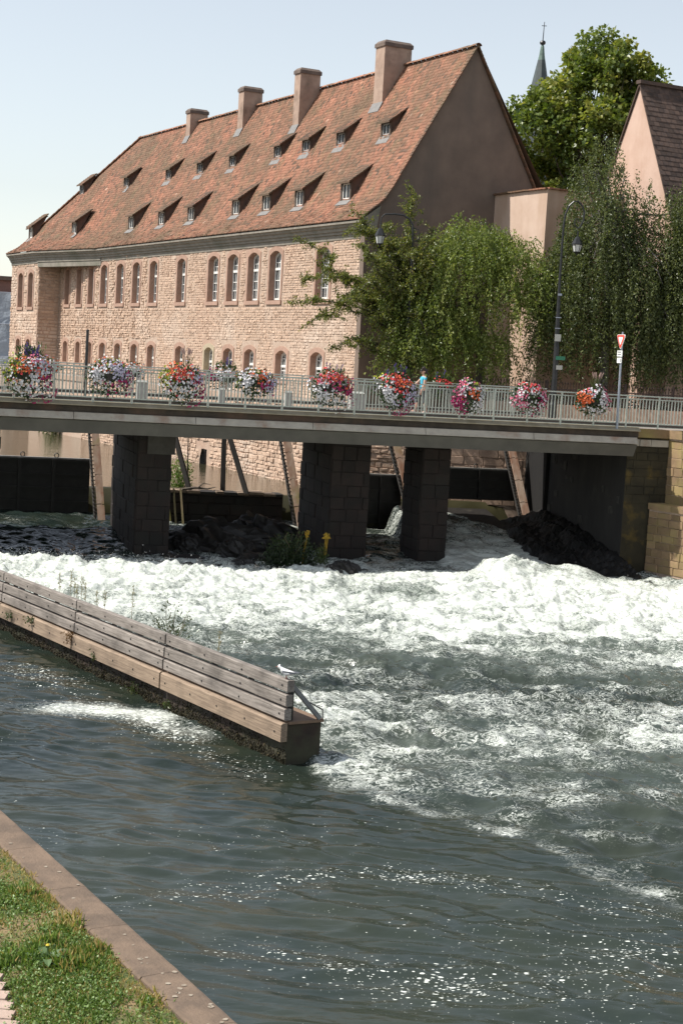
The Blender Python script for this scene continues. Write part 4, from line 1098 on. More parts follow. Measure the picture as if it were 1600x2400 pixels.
def water_mat():
    t = NT('river_water')
    foam = t.attr('foam'); aer = t.attr('aer'); shp = t.attr('shape')
    co = t.coords((1, 1.5, 1)); cz = t.coords((.95, 2.0, 1), .22)
    n1 = t.noise(co, 3.2, 8, .72, .6)
    n2 = t.noise(t.coords((1, 2.2, 1), .1), 13, 5, .7, .4)
    tex = t.math('ADD', t.math('MULTIPLY', n1, .62), t.math('MULTIPLY', n2, .38))
    lvl = t.math('SUBTRACT', 1.0, foam)                          # threshold falls as density rises
    thr = t.math('ADD', t.math('MULTIPLY', lvl, .46), .27)
    torn = t.math('MULTIPLY', t.math('SUBTRACT', tex, thr), 3.9, True)
    n4 = t.noise(t.coords((1, 1.8, 1), .12), 5.5, 5, .62, 1.2)    # foam drawn out into threads
    rid = t.math('SUBTRACT', 1.0, t.math('MULTIPLY', t.math('ABSOLUTE', t.math('SUBTRACT', n4, .5)), 9))
    thread = t.math('MULTIPLY', t.math('SUBTRACT', t.math('ADD', rid, t.math('MULTIPLY', n2, .55)), t.math('SUBTRACT', 1.32, t.math('MULTIPLY', foam, .95))), 2.2, True)
    torn = t.math('MAXIMUM', torn, t.math('MULTIPLY', thread, .85))
    vn = t.new('ShaderNodeTexVoronoi', feature='F1'); vn.inputs['Scale'].default_value = 10; vn.inputs['Randomness'].default_value = 1
    t.l.new(cz, vn.inputs['Vector'])
    sep = t.new('ShaderNodeSeparateColor'); t.l.new(vn.outputs['Color'], sep.inputs[0])
    rr = t.math('SUBTRACT', t.math('MULTIPLY', t.math('ADD', foam, t.math('MULTIPLY', t.math('SUBTRACT', n1, .5), .9)), .72), t.math('MULTIPLY', sep.outputs[0], .40))
    rr = t.math('ADD', rr, t.math('MULTIPLY', t.math('SUBTRACT', n2, .5), .30))
    fleck = t.math('MULTIPLY', t.math('SUBTRACT', rr, vn.outputs['Distance']), 9, True)
    v2 = t.new('ShaderNodeTexVoronoi', feature='F1'); v2.inputs['Scale'].default_value = 22; t.l.new(cz, v2.inputs['Vector'])
    s2 = t.new('ShaderNodeSeparateColor'); t.l.new(v2.outputs['Color'], s2.inputs[0])
    r2 = t.math('SUBTRACT', t.math('MULTIPLY', foam, .85), t.math('MULTIPLY', s2.outputs[1], .62))
    f2 = t.math('MULTIPLY', t.math('SUBTRACT', r2, v2.outputs['Distance']), 7, True)
    fleck = t.math('MAXIMUM', fleck, t.math('MULTIPLY', f2, .9))
    mask = t.math('ADD', t.math('MULTIPLY', torn, shp), t.math('MULTIPLY', fleck, t.math('SUBTRACT', 1.0, shp)), True)
    deep = t.mix(t.ramp(t.noise(t.coords(), .5, 3), [(.35, 0), (.7, 1)]), (.012, .020, .0185), (.022, .027, .017))
    body = t.mix(t.math('MULTIPLY', aer, t.math('ADD', t.math('MULTIPLY', tex, .9), .45), True), deep, (.165, .195, .165))
    white = t.mix(t.ramp(n2, [(.3, 0), (.65, 1)]), (.55, .60, .51), (.80, .815, .775))
    t.col(t.mix(mask, body, white))
    t.rough(t.math('ADD', t.math('MULTIPLY', mask, .5), .06)); t.b.inputs['IOR'].default_value = 1.333
    hh = t.math('ADD', t.math('MULTIPLY', n1, .5), t.math('ADD', t.math('MULTIPLY', n2, .35), t.math('MULTIPLY', mask, .22)))
    st_ = t.math('ADD', t.math('MULTIPLY', aer, .60), t.math('MULTIPLY', mask, .08))
    b1 = t.bump(hh, st_, .10)
    n3 = t.noise(t.coords((.95, 2.6, 1), .22), 3.6, 3, .5, .3)
    t.bump(n3, .30, .03, b1)
    return t.m
M_water = water_mat()
nx, ny = 720, 900
xs = np.linspace(-16.5, 15.5, nx)
ys = 9+(59.6-9)*(np.linspace(0, 1, ny)**1.28)
X, Y = np.meshgrid(xs, ys)
h, f, a_, shp_ = river_fields(X, Y)
quad_i = grid_np(None, nx, ny)
tag(quads_obj('river', np.stack([X, Y, h], -1).reshape(-1, 3), quad_i, M_water, None, {'foam': f, 'aer': a_, 'shape': shp_}, smooth=True), kind='structure')
# the river beyond the detailed reach
Xo, Yo = np.meshgrid(np.linspace(-90, 90, 90), np.linspace(-160, 58, 110))
z_ = np.full(Xo.shape, -.42)
tag(quads_obj('river', np.stack([Xo, Yo, z_], -1).reshape(-1, 3), grid_np(None, 90, 110), M_still, smooth=True), kind='structure')
# spray thrown up along the crests
hs_ = h.ravel(); fx = f.ravel(); Xf, Yf = X.ravel(), Y.ravel()
wgt = np.clip(fx-.55, 0, 1)*np.clip((Yf-27)/14, 0, 1)**1.5*(1+3*np.exp(-((Yf-47)/1.6)**2))
wgt[(Yf > 50.5)] = 0
wgt *= np.clip((h-np.interp(Y, [20, 60], [0, .15])).ravel()*3, 0, 1.5)
idx = nr.choice(len(wgt), 15000, p=wgt/wgt.sum())
P = np.stack([Xf[idx], Yf[idx], hs_[idx]+np.abs(nr.exponential(.065, 15000))], -1)+nr.normal(size=(15000, 3))*np.array([.03, .03, .0])
M_spray = pm('spray_droplets', (.88, .9, .9), (.8, .82, .82), 8, .4, 0)
tag(leaf_obj('spray', P, .019, M_spray, None, .5, aspect=.9), kind='stuff')

# ================================================================== GUIDE WALL WITH TIMBER RAILS
gw = thing('guide_wall', (-4, 31, 0), 'long rusty guide wall carrying three grey timber rails out into the river', 'guide wall')
g0 = np.array([-.67, 25.9]); gdir = np.array([-.543, .84]); gn = np.array([-.84, -.543])
def K(a, o, z): p = g0+gdir*a+gn*o; return np.array([p[0], p[1], z])   # a along the wall, o towards the canal
VG = np.array([*gdir, 0]); VN = np.array([*gn, 0])
a = 0.
while a < 17:                                             # concrete lengths with open joints
    L = 1.25 if a > 0 else 1.0
    m = MB(); m.prism([K(a+.012, 0, -1), K(a+.012, -.64, -1), K(a+L-.012, -.64, -1), K(a+L-.012, 0, -1)], (0, 0, 0), (0, 0, 1.72), rnd.random()); m.build('wall_section', M_block, gw)
    a += L
m = MB(); m.prism([K(-.03, .0, .72), K(-.03, -.67, .72), K(17, -.67, .72), K(17, .0, .72)], (0, 0, 0), (0, 0, .045)); m.build('wall_top', M_blocktop, gw)
SEG = [(-.02, 4.36), (4.42, 8.45), (8.50, 12.55), (12.60, 16.6)]
for a0, a1 in SEG:
    for z0, z1, o in ((1.255, 1.44, .06), (1.02, 1.205, .075), (.79, .975, .09)):
        j = rnd.uniform(-.008, .008); b_ = .012
        m = MB(); m.prism([K(a0, o, z0+b_), K(a0, o-b_, z0), K(a0, o-.13, z0), K(a0, o-.13, z1), K(a0, o-b_, z1+j), K(a0, o, z1-b_+j)], (0, 0, 0), tuple(VG*(a1-a0)+VZ*rnd.uniform(-.006, .006)), rnd.uniform(.3, .8))
        r_ = m.build('timber_rail', M_railwood, gw)
        for a_ in np.linspace(a0+.16, a1-.16, 4):
            MB().tube([K(a_, o-.005, (z0+z1)/2), K(a_, o+.012, (z0+z1)/2)], .017, 6).build('bolt', M_iron, r_)
    m = MB(); m.prism([K(a0, .14, .44), K(a0, .02, .44), K(a0, .02, .745), K(a0, .105, .75), K(a0, .14, .72)], (0, 0, 0), tuple(VG*(a1-a0)), rnd.uniform(.4, .7))
    w_ = m.build('fender_beam', M_sillwood, gw)
    for a_ in np.linspace(a0+.2, a1-.2, 5):
        MB().tube([K(a_, .13, .58), K(a_, .15, .58)], .017, 6).build('bolt', M_iron, w_)
    for a_ in np.linspace(a0+.12, a1-.35, 4):             # uprights and raking struts behind the rails
        MB().beam(K(a_, -.085, .74), K(a_, -.085, 1.42), .09, .07, .5, up=tuple(VN)).build('upright', M_gate, gw)
MB().beam(K(.05, -.06, 1.36), K(-.0, -.60, .78), .07, .07, up=tuple(VG)).build('brace', pm('grey_steel_brace', (.21, .215, .21), (.15, .15, .15), 6, .6, .1), gw)
for a_ in (4.2, 8.3, 12.4): MB().beam(K(a_, -.1, 1.36), K(a_, -.60, .78), .06, .06, up=tuple(VG)).build('brace', MATS['grey_steel_brace'], gw)
MB().tube([K(.25, -.5, 1.02), K(-.01, -.645, .92), K(-.015, -.65, .74)], .012, 5).build('mooring_hook', M_iron, gw)
MB().tube([K(.06, -.72, .06), K(.04, -1.0, .02)], .025, 5).build('mooring_hook', M_iron, gw)
# moss and hanging weed on the wet foot
N = 15000
aa = nr.uniform(0, 16.5, N); zz = np.abs(nr.normal(0, 1, N))*.15*(1+.35*pn(aa*1.3, aa*0+3))+.0
zz = np.clip(zz, 0, .40)
P = np.array([K(x, .012, z_) for x, z_ in zip(aa, zz)])
tag(leaf_obj('moss', P, .042, M_moss, gw, nr.beta(1.3, 2.2, N), axis=np.tile([0, 0, -1.], (N, 1))+VN*.25, aspect=.5), kind='stuff')
N = 900
P = np.array([K(x, -.645, z_) for x, z_ in zip(nr.uniform(0, 12, N), nr.uniform(0, .3, N))])
M_weedg = leafmat('wall_weed_leaf', (.03, .05, .012), (.065, .095, .025), (.11, .12, .04))
for a_, o, z_, n_, r_, lb in ((7.3, .10, .52, 60, .10, 'small green tuft on the fender beam below the rail'), (10.6, .14, .70, 90, .12, 'green tuft growing between the fender beam and lowest rail'), (8.47, .13, .72, 90, .13, 'reddish weed hanging at the joint of the timber rails'), (11.8, .13, .62, 90, .13, 'weed clump hanging off the fender beam near the picture edge'), (5.6, .02, .2, 80, .12, 'green weed on the wet face of the guide wall, near the middle'), (4.2, .02, .18, 70, .1, 'green weed on the wet face below the rail joint')):
    c = K(a_, o, z_); g = thing('wall_weed', c, lb, 'weed', 'weeds on the guide wall')
    P = c+nr.normal(size=(n_, 3))*np.array([r_, r_, r_*.8])*.55+VN*.03
    leaf_obj('foliage', P, .06, M_weedg if a_ != 8.47 else leafmat('reddish_weed_leaf', (.12, .06, .02), (.17, .09, .03)), g, nr.uniform(0, 1, n_), axis=np.tile([0, 0, -.6], (n_, 1)))

# weeds growing behind the rails
def weed_bush(c, h_, r_, n, label, name='weed_bush', mat=None, leaf=.055, nst=16):
    g = thing(name, c, label, 'weed')
    m = MB(); P = []; A = []
    for k in range(nst):
        th = rnd.uniform(0, 6.28); rr = r_*rnd.uniform(.2, 1); hh = h_*rnd.uniform(.55, 1)*(1-.25*rr/r_)
        e = np.array([c[0]+rr*math.cos(th), c[1]+rr*math.sin(th), c[2]+hh])
        q = curve_pts(c, e, .04, 7, .02)
        m.tube(q, list(np.linspace(.009, .003, 7)), 4)
        for k2 in range(n//nst):
            tt = rnd.uniform(.25, 1.0); i = min(int(tt*6), 5)
            p = q[i]+(q[i+1]-q[i])*(tt*6-i)
            P.append(p+nr.normal(size=3)*.05*r_/.4); A.append(np.array([math.cos(th), math.sin(th), .5])+nr.normal(size=3)*.7)
    tag(m.build('stem', pm('weed_stem', (.16, .13, .07), (.1, .08, .05), 9, .9, 0), g), kind='stuff')
    leaf_obj('foliage', np.array(P), leaf, mat or M_weedg, g, nr.uniform(0, 1, len(P)), axis=np.array(A), aspect=.35)
    return g
weed_bush(K(5.25, -.45, .76), 1.25, .55, 520, 'spindly leafy weed standing behind the timber rails against white water', leaf=.07)
weed_bush(K(3.6, -.45, .76), .45, .15, 60, 'small pale weed behind the second rail section')
M_reed = leafmat('dry_seed_head', (.30, .25, .14), (.38, .33, .20), (.30, .32, .15), .3, .9)
rs = thing('seed_stalks', K(8.6, -.5, .76), 'pale dry seed stalks standing behind the rails above the foam', 'weed')
ms_ = MB(); P = []
for a_, z_ in ((10.6, 1.72), (10.0, 1.85), (9.65, 1.60), (9.4, 1.78), (9.2, 1.66), (8.6, 1.6), (8.2, 1.66), (6.9, 1.98), (3.3, 1.66), (9.75, 1.7)):
    p = K(a_, -.45, .76); q = K(a_+rnd.uniform(-.05, .05), -.45, z_)
    ms_.tube([p, (p+q)/2+nr.normal(size=3)*.01, q], [.008, .006, .004], 4)
    for k in range(60):
        tt = rnd.uniform(.62, 1); P.append(p+(q-p)*tt+nr.normal(size=3)*.018)
tag(ms_.build('stem', M_reed, rs), kind='stuff')
leaf_obj('seed_heads', np.array(P), .04, M_reed, rs, nr.uniform(0, 1, len(P)), axis=np.tile([0, 0, 1.], (len(P), 1)), aspect=.4, kind='stuff')

# gull on the end of the top rail
gl = thing('gull', K(.12, 0, 1.44), 'small grey and white gull standing on the end of the top rail', 'gull')
gc = K(.12, 0, 1.44)
gd = np.array([-.92, .39, 0])                               # it looks to the left
gs = np.cross(VZ, gd)
def gp_(x, y, z): return gc+gd*x+gs*y+VZ*z
def ringbody(mb, rings, n=10, tone=.5):
    V = []
    for x, z, ry, rz_ in rings:
        for k in range(n):
            t_ = 2*math.pi*k/n; V.append(gp_(x, ry*math.cos(t_), z+rz_*math.sin(t_)))
    F = [(i*n+k, i*n+(k+1) % n, (i+1)*n+(k+1) % n, (i+1)*n+k) for i in range(len(rings)-1) for k in range(n)]
    mb.add(V, F+[tuple(range(n-1, -1, -1)), tuple(range((len(rings)-1)*n, len(rings)*n))], tone)
m = MB(); ringbody(m, [(-.17, .115, .008, .006), (-.12, .115, .035, .02), (-.05, .11, .055, .045), (.03, .115, .062, .056), (.08, .135, .05, .052), (.105, .165, .034, .036), (.12, .19, .036, .038), (.145, .197, .034, .034), (.165, .192, .018, .018), (.172, .19, .004, .004)])
m.build('body', M_gullw, gl, smooth=True)
for q in (-1, 1):
    m = MB(); m.add([gp_(.07, q*.055, .15), gp_(0, q*.068, .145), (gp_(-.1, q*.05, .14)), gp_(-.24, q*.02, .135), gp_(-.1, q*.045, .10), gp_(.0, q*.066, .085), gp_(.06, q*.06, .10)], [(0, 1, 2, 3, 4, 5, 6)]); m.build('wing', M_gullg, gl)
    MB().tube([gp_(.005, q*.022, .075), gp_(.0, q*.022, .0)], .005, 5).build('leg', M_beak, gl)
    m = MB(); m.lathe(gp_(.148, q*.033, .201), [(.001, -.005), (.006, 0), (.001, .005)], 6); m.build('eye', M_blackpl, gl)
m = MB(); m.tube([gp_(.168, 0, .19), gp_(.205, 0, .183)], [.009, .002], 6); m.build('beak', M_beak, gl)
m = MB(); ringbody(m, [(.108, .20, .012, .02), (.12, .203, .03, .026), (.13, .203, .026, .022)], 8); m.build('hood_patch', M_gullg, gl)

# ================================================================== LEFT QUAY: COPING, LAWN, PATH
q0 = np.array([-.66, 14.19]); qd = np.array([-.484, .875]); qn = np.array([-.875, -.484])
def Q(a, o, z): p = q0+qd*a+qn*o; return np.array([p[0], p[1], z])      # a along the edge away, o inland
lawn = flat_poly('lawn', [tuple(Q(-10, .38, 0)[:2]), tuple(Q(60, .38, 0)[:2]), tuple(Q(60, 40, 0)[:2]), tuple(Q(-10, 40, 0)[:2])], .545, pm('dry_lawn_soil', (.27, .185, .10), (.14, .13, .05), 2.2, .98, .8, 40, c3=(.08, .10, .03), s3=1.1, lo3=.42, hi3=.6))
kw = thing('quay_edge', Q(3, .3, .6), 'worn pinkish stone quay edge curving beside the lawn', 'quay')
kp0 = np.array([*q0, 0])
m = MB(); m.prism([Q(-8, .03, -2), Q(-8, .40, -2), Q(60, .40, -2), Q(60, .03, -2)], (0, 0, 0), (0, 0, 2.46)); m.build('quay_face', M_block, kw)
edges = [-8, -6.2, -4.6, -3.1, -1.5, .05, 1.35, 2.75, 4.05, 5.6, 7.1, 8.6, 10.4, 12.2, 14, 17, 20, 25, 32, 45, 60]
for i in range(len(edges)-1):
    a0, a1 = edges[i]+.003, edges[i+1]-.003; w_ = .43+rnd.uniform(-.015, .015); n_ = 12
    prof = [(-.01, .44), (-.012, .565), (.012, .597), (.04, .603), (w_*.5, .607), (w_-.02, .60), (w_, .58), (w_, .44)]
    V = []; T = []
    for k in range(n_+1):
        a_ = a0+(a1-a0)*k/n_
        for o, z in prof:
            jj = .010*fbm(np.array([a_*3.1]), np.array([o*2+1]), 3, 61)[0] if z > .55 else 0
            V.append(Q(a_, o+jj*1.2, z+jj*.4))
    kk = len(prof)
    F = [(i_*kk+j, i_*kk+j+1, (i_+1)*kk+j+1, (i_+1)*kk+j) for i_ in range(n_) for j in range(kk-1)]+[tuple(range(kk)), tuple(range(n_*kk+kk-1, n_*kk-1, -1))]
    m = MB(); m.add(V, F, rnd.uniform(.2, .8)); m.build('coping_stone', M_cope, kw)
for k in range(34):                                         # lichen spots
    a_, o, r_ = rnd.choice([rnd.uniform(-.3, 2.2), rnd.uniform(-.3, 6)]), rnd.uniform(.05, .37), rnd.uniform(.01, .034)
    c = Q(a_, o, .611); n_ = 9
    MB().add([c+np.array([math.cos(6.283*i/n_), math.sin(6.283*i/n_), 0])*r_*rnd.uniform(.6, 1.1) for i in range(n_)], [tuple(range(n_))]).build('lichen', M_lichen, kw)

# lawn blades, thin and burnt along the stone, lush further in
N = 62000
A_ = nr.uniform(-.6, 9.0, N); O_ = np.abs(nr.normal(0, 1.25, N))+.39
Pq = q0+qd*A_[:, None]+qn*O_[:, None]
dens = sst(-.34, .30, fbm(Pq[:, 0]*1.0, Pq[:, 1]*.8, 4, 70)+.30-1.0*np.exp(-(O_-.39)/.22))
dry = np.clip(.9*np.exp(-(O_-.39)/.34)+.42*fbm(Pq[:, 0]*1.4, Pq[:, 1]*1.1, 3, 75), 0, 1)
path_o = 1.98-.22*A_*0
keep = (nr.random(N) < (.20+.80*dens)) & (O_ < 4.2)
# the path cuts the lawn's near corner
pth = (Pq[:, 0] < -2.62-(Pq[:, 1]-13.93)*.34+.05*np.sin(Pq[:, 1]*7)) & (Pq[:, 1] < 15.25)
keep &= ~pth
Pq, dry, A_, O_ = Pq[keep], dry[keep], A_[keep], O_[keep]; N = len(Pq)
tall = .045+.055*sst(.0, .8, fbm(Pq[:, 0]*1.3, Pq[:, 1]*1.3, 3, 77))
P = np.column_stack([Pq, np.full(N, .548)])
tn = np.where(nr.random(N) < dry*.9+.05, nr.uniform(.80, 1, N), nr.uniform(0, .62, N))
M_grass = leafmat('lawn_grass', (.055, .11, .016), (.20, .30, .05), (.52, .36, .16), .35, .6)
axx = np.column_stack([nr.normal(0, .55, N), nr.normal(0, .55, N), np.full(N, 1.)])
leaf_obj('grass', P, tall[:, None]*1.35, M_grass, None, tn, axis=axx, aspect=.20, kind='stuff')
# clover and small broad leaves
N2 = 26000
i2 = nr.integers(0, N, N2); sel = dry[i2] < .45; i2 = i2[sel]
P2 = P[i2]+nr.normal(size=(len(i2), 3))*np.array([.03, .03, 0])+np.column_stack([np.zeros(len(i2)), np.zeros(len(i2)), nr.uniform(.015, .06, len(i2))])
o_ = leaf_obj('clover', P2, .030, leafmat('clover_leaf', (.06, .12, .02), (.19, .29, .075), (.27, .36, .15), .3, .45), None, nr.uniform(0, 1, len(i2)), aspect=.75, flat=.6, kind='stuff')
# broad-leaved rosette
cl = Q(.9, 2.2, .55); cl = np.array([-2.66, 15.55, .55])
ro = thing('dock_plant', cl, 'broad leaved rosette plant with a yellow flower in the lawn', 'plant')
M_dock = leafmat('dock_leaf', (.05, .10, .03), (.12, .19, .07), (.2, .26, .16), .25, .45)
for k in range(11):
    th = k*2.4+rnd.uniform(-.3, .3); L = rnd.uniform(.16, .30); up_ = rnd.uniform(.2, 1.1)
    d_ = np.array([math.cos(th), math.sin(th), 0]); s_ = np.array([-d_[1], d_[0], 0])
    V = []
    for i in range(7):
        f_ = i/6; w_ = .045*math.sin(math.pi*min(1, f_*.92+.06))**.7
        c = cl+d_*L*f_+VZ*(L*up_*f_*(1-.75*f_)+.02)
        V += [c-s_*w_, c-VZ*.01, c+s_*w_]
    F = [(i*3+j, i*3+j+1, i*3+j+4, i*3+j+3) for i in range(6) for j in range(2)]
    MB().add(V, F, rnd.random()).build('leaf', M_dock, ro)
m = MB(); m.tube([cl, cl+np.array([.01, 0, .16])], .006, 5); m.build('stem', M_dock, ro)
m = MB(); m.lathe(cl+np.array([.01, 0, .17]), [(.004, -.01), (.022, 0), (.012, .012)], 8); m.build('flower', pm('yellow_petal', (.72, .55, .04), None, 9, .7, 0), ro)
# brick path in the corner
pa = thing('path', (-3, 14, .55), 'worn pinkish paver path cutting the lawn corner', 'path'); pa['kind'] = 'structure'; del pa['category']
mb_ = MB(); mb_.hexa([(-.5, -.5, 0), (.5, -.5, 0), (.5, .5, 0), (-.5, .5, 0), (-.47, -.46, 1), (.47, -.46, 1), (.47, .46, 1), (-.47, .46, 1)], .5); o = mb_.build('paver', M_paver); me = o.data; bpy.data.objects.remove(o)
for r in range(9):
    y = 13.3+r*.215
    xr = -2.60-(y-13.93)*.34
    for k in range(7):
        L = .33; x = xr-.14+rnd.uniform(-.02, .01)-k*.34
        o = bpy.data.objects.new('paver', me); COL.objects.link(o); o.parent = pa
        o.location = np.array([x-.02, y, .54+rnd.uniform(0, .006)])-ORG[pa.name]; o.scale = (L, .20, .04+rnd.uniform(0, .006)); o.rotation_euler = (0, 0, rnd.uniform(-.02, .02)-.04)

# ================================================================== FLOWER BASKETS ON THE RAILINGS
M_fl = {'white': pm('white_petal', (.66, .64, .63), (.52, .50, .54), 14, .7, 0), 'lilac': pm('lilac_white_petal', (.50, .46, .57), (.40, .36, .48), 14, .7, 0),
        'red': pm('red_petal', (.55, .04, .035), (.42, .03, .04), 14, .7, 0), 'orange': pm('orange_petal', (.62, .13, .03), (.5, .09, .03), 14, .7, 0),
        'magenta': pm('magenta_petal', (.36, .012, .11), (.26, .01, .08), 14, .7, 0), 'pink': pm('pink_petal', (.62, .18, .27), (.5, .1, .18), 14, .7, 0),
        'yellow': pm('yellow_leaf_petal', (.48, .46, .03), (.34, .38, .03), 14, .7, 0), 'violet': pm('violet_spike', (.14, .09, .33), (.1, .06, .25), 14, .7, 0)}
M_flgreen = leafmat('basket_foliage', (.018, .04, .010), (.045, .085, .02), (.10, .15, .03), .3)
M_lime = leafmat('lime_foliage', (.20, .25, .015), (.33, .38, .03), (.42, .44, .06), .4)
M_trough = pm('brown_trough', (.06, .05, .045), (.045, .04, .035), 6, .7, 0)
def basket(u, v, zc, rx, rz_, label, patches, group, n_green=760, lime=None, spikes=0, grass=0, flat=1.0):
    """patches: (colour, angle from the top going right in degrees, radius fraction, spread, count)"""
    c = G(u, v, zc); g = thing('flower_basket', c, label, 'flowers', group)
    m = MB(); m.hexa([G(u-rx*.7, v-.14, zc-.12), G(u+rx*.7, v-.14, zc-.12), G(u+rx*.7, v+.14, zc-.12), G(u-rx*.7, v+.14, zc-.12), G(u-rx*.75, v-.17, zc+.1), G(u+rx*.75, v-.17, zc+.1), G(u+rx*.75, v+.17, zc+.1), G(u-rx*.75, v+.17, zc+.1)])
    m.build('planter', M_trough, g)
    ry = .34
    def pt(th, fr, k=1.):
        x = math.sin(th)*fr*rx; z = math.cos(th)*fr*rz_
        yy = ry*math.sqrt(max(0., 1-fr*fr))*k
        return c+VB*x+VZ*z-VM*yy, VB*math.sin(th)*fr+VZ*math.cos(th)*fr-VM*(math.sqrt(max(0., 1-fr*fr))+.35)
    P = []
    for k in range(n_green):
        p, _ = pt(rnd.uniform(0, 6.283), math.sqrt(rnd.random())*1.0, rnd.uniform(-.5, 1.02)); P.append(p+nr.normal(size=3)*.03)
    leaf_obj('foliage', np.array(P), .10, M_flgreen, g, nr.beta(1.2, 2, len(P)), aspect=.55)
    if lime:
        P = []
        for k in range(lime[2]):
            th = math.radians(lime[0]+rnd.gauss(0, lime[1])); p, _ = pt(th, min(1.06, abs(rnd.gauss(.80, .17))), rnd.uniform(.3, 1.1)); P.append(p+nr.normal(size=3)*.03)
        leaf_obj('lime_foliage', np.array(P), .10, M_lime, g, nr.uniform(0, 1, len(P)), aspect=.6)
    for colr, ang, fr0, spread, n in patches:
        m = MB()
        for k in range(n):
            th = math.radians(ang+rnd.gauss(0, spread)); fr = min(1.04, max(0, rnd.gauss(fr0, .2)))
            lob = 1+.26*float(pn(np.array([th*1.3+u]), np.array([u*3.1]), 8)[0])+(.22 if math.cos(th) < -.4 and math.sin(th) > -.3 else 0)
            if rnd.random() < (.16 if colr in ('white', 'lilac') else .0): continue
            p, nn = pt(th, fr*lob, rnd.uniform(.85, 1.12)) if fr*lob <= 1 else (c+VB*math.sin(th)*fr*lob*rx+VZ*math.cos(th)*fr*lob*rz_-VM*rnd.uniform(0, .15), VB*math.sin(th)+VZ*math.cos(th)-VM*.5); nn = nn+nr.normal(size=3)*.35; nn /= np.linalg.norm(nn)
            a = np.cross(nn, (.3, .2, .9)); a /= np.linalg.norm(a); b_ = np.cross(nn, a); r_ = rnd.uniform(.026, .044)
            ctr = p+nn*.03
            V = [ctr-nn*.012]+[ctr+r_*(math.cos(q*1.2566)*a+math.sin(q*1.2566)*b_)+nn*rnd.uniform(-.006, .008) for q in range(5)]
            m.add(V, [(0, i+1, (i+1) % 5+1) for i in range(5)], rnd.random())
        tag(m.build(colr+'_blossoms', M_fl[colr], g), kind='stuff')
    if spikes:
        m = MB()
        for k in range(spikes):
            b0 = c+VB*rnd.uniform(-.25, .45)*rx+VZ*rz_*.7; e = b0+VZ*rnd.uniform(.25, .5)+VB*rnd.uniform(-.12, .12)
            for q in range(14):
                f_ = .35+.65*q/14; p = b0+(e-b0)*f_+nr.normal(size=3)*.014
                m.obox(p, (.014, 0, 0), (0, .014, 0), (0, 0, .016), rnd.random())
        tag(m.build('violet_spikes', M_fl['violet'], g), kind='stuff')
        P = [c+VB*rnd.uniform(-.4, .6)*rx+VZ*rz_*rnd.uniform(.7, 1.2)+nr.normal(size=3)*.05 for k in range(160)]
        leaf_obj('upright_foliage', np.array(P), .13, M_flgreen, g, nr.uniform(.3, 1, 160), axis=np.tile([0, 0, 1.], (160, 1)), aspect=.3)
    if grass:
        P = []; A = []
        for k in range(grass):
            th = rnd.gauss(0, .5); P.append(c+VZ*rz_*.75+VB*(rx*.2+rnd.uniform(-.1, .1))); A.append(VZ+VB*math.sin(th)*.7+VM*rnd.uniform(-.3, .3))
        leaf_obj('ornamental_grass', np.array(P), .48, M_weedg, g, nr.uniform(.3, 1, len(P)), axis=np.array(A)*2.2, aspect=.03)
        m = MB()
        for k in range(9):
            th = rnd.uniform(-.5, .5); b0 = c+VZ*rz_*.8+VB*rx*.2; d_ = VZ+VB*math.sin(th)
            m.tube([b0, b0+d_*.38], .004, 4); m.tube([b0+d_*.36, b0+d_*.44, b0+d_*.56], [.012, .022, .006], 5)
        m.build('grass_plume', pm('pink_plume', (.42, .28, .24), (.34, .22, .19), 9, .9, 0), g)
    return g
NG = 'flower baskets along the near railing'
basket(.87, -.16, 5.74, .70, .66, 'flower basket with lime leaves, orange centre and tall violet spikes', [('orange', 0, .55, 60, 70), ('red', 10, .5, 50, 20), ('pink', 15, .9, 22, 24), ('white', 150, .6, 75, 190), ('white', 60, .5, 40, 60), ('lilac', 45, .75, 25, 50), ('magenta', 105, .98, 22, 60), ('magenta', 165, .95, 22, 26)], NG, lime=(-62, 26, 130), spikes=13)
basket(3.2, -.16, 5.82, .64, .52, 'flower basket white on the left, lilac and magenta hanging on the right', [('white', -80, .7, 40, 170), ('orange', -10, .8, 22, 24), ('lilac', 60, .65, 45, 150), ('white', 30, .8, 30, 50), ('magenta', 105, .9, 20, 60), ('magenta', 160, .75, 30, 20)], NG, lime=(-5, 22, 60))
basket(5.4, -.16, 5.76, .64, .60, 'flower basket with lime leaves left, red top and crimson trailing right', [('red', 5, .55, 60, 90), ('orange', -20, .85, 25, 30), ('white', 150, .5, 70, 130), ('white', -110, .85, 25, 50), ('lilac', 70, .8, 30, 60), ('magenta', 120, .95, 24, 90)], NG, lime=(-70, 20, 110), grass=26)
basket(7.65, -.16, 5.86, .60, .40, 'smaller flower basket, creamy white with an orange and a red patch', [('white', -70, .7, 50, 170), ('orange', 20, .55, 30, 40), ('red', 35, .85, 15, 10), ('lilac', 95, .75, 35, 110), ('magenta', 110, .5, 35, 26)], NG, lime=(-40, 40, 46))
basket(10.02, -.16, 5.83, .66, .56, 'domed flower basket with pink red top and white skirt beside the bush', [('red', 0, .75, 36, 80), ('orange', 20, .6, 35, 50), ('pink', -30, .6, 30, 30), ('white', -140, .65, 60, 170), ('white', 160, .7, 30, 60), ('magenta', 100, .85, 22, 90), ('magenta', 30, .2, 80, 30)], NG)
basket(12.15, -.16, 5.83, .62, .54, 'flower basket left of the walking woman, scarlet top over lilac white', [('red', -15, .8, 34, 70), ('orange', 20, .7, 30, 40), ('white', -100, .7, 45, 130), ('lilac', 110, .7, 40, 140), ('magenta', 160, .95, 22, 60), ('red', 40, .3, 80, 30)], NG, spikes=5)
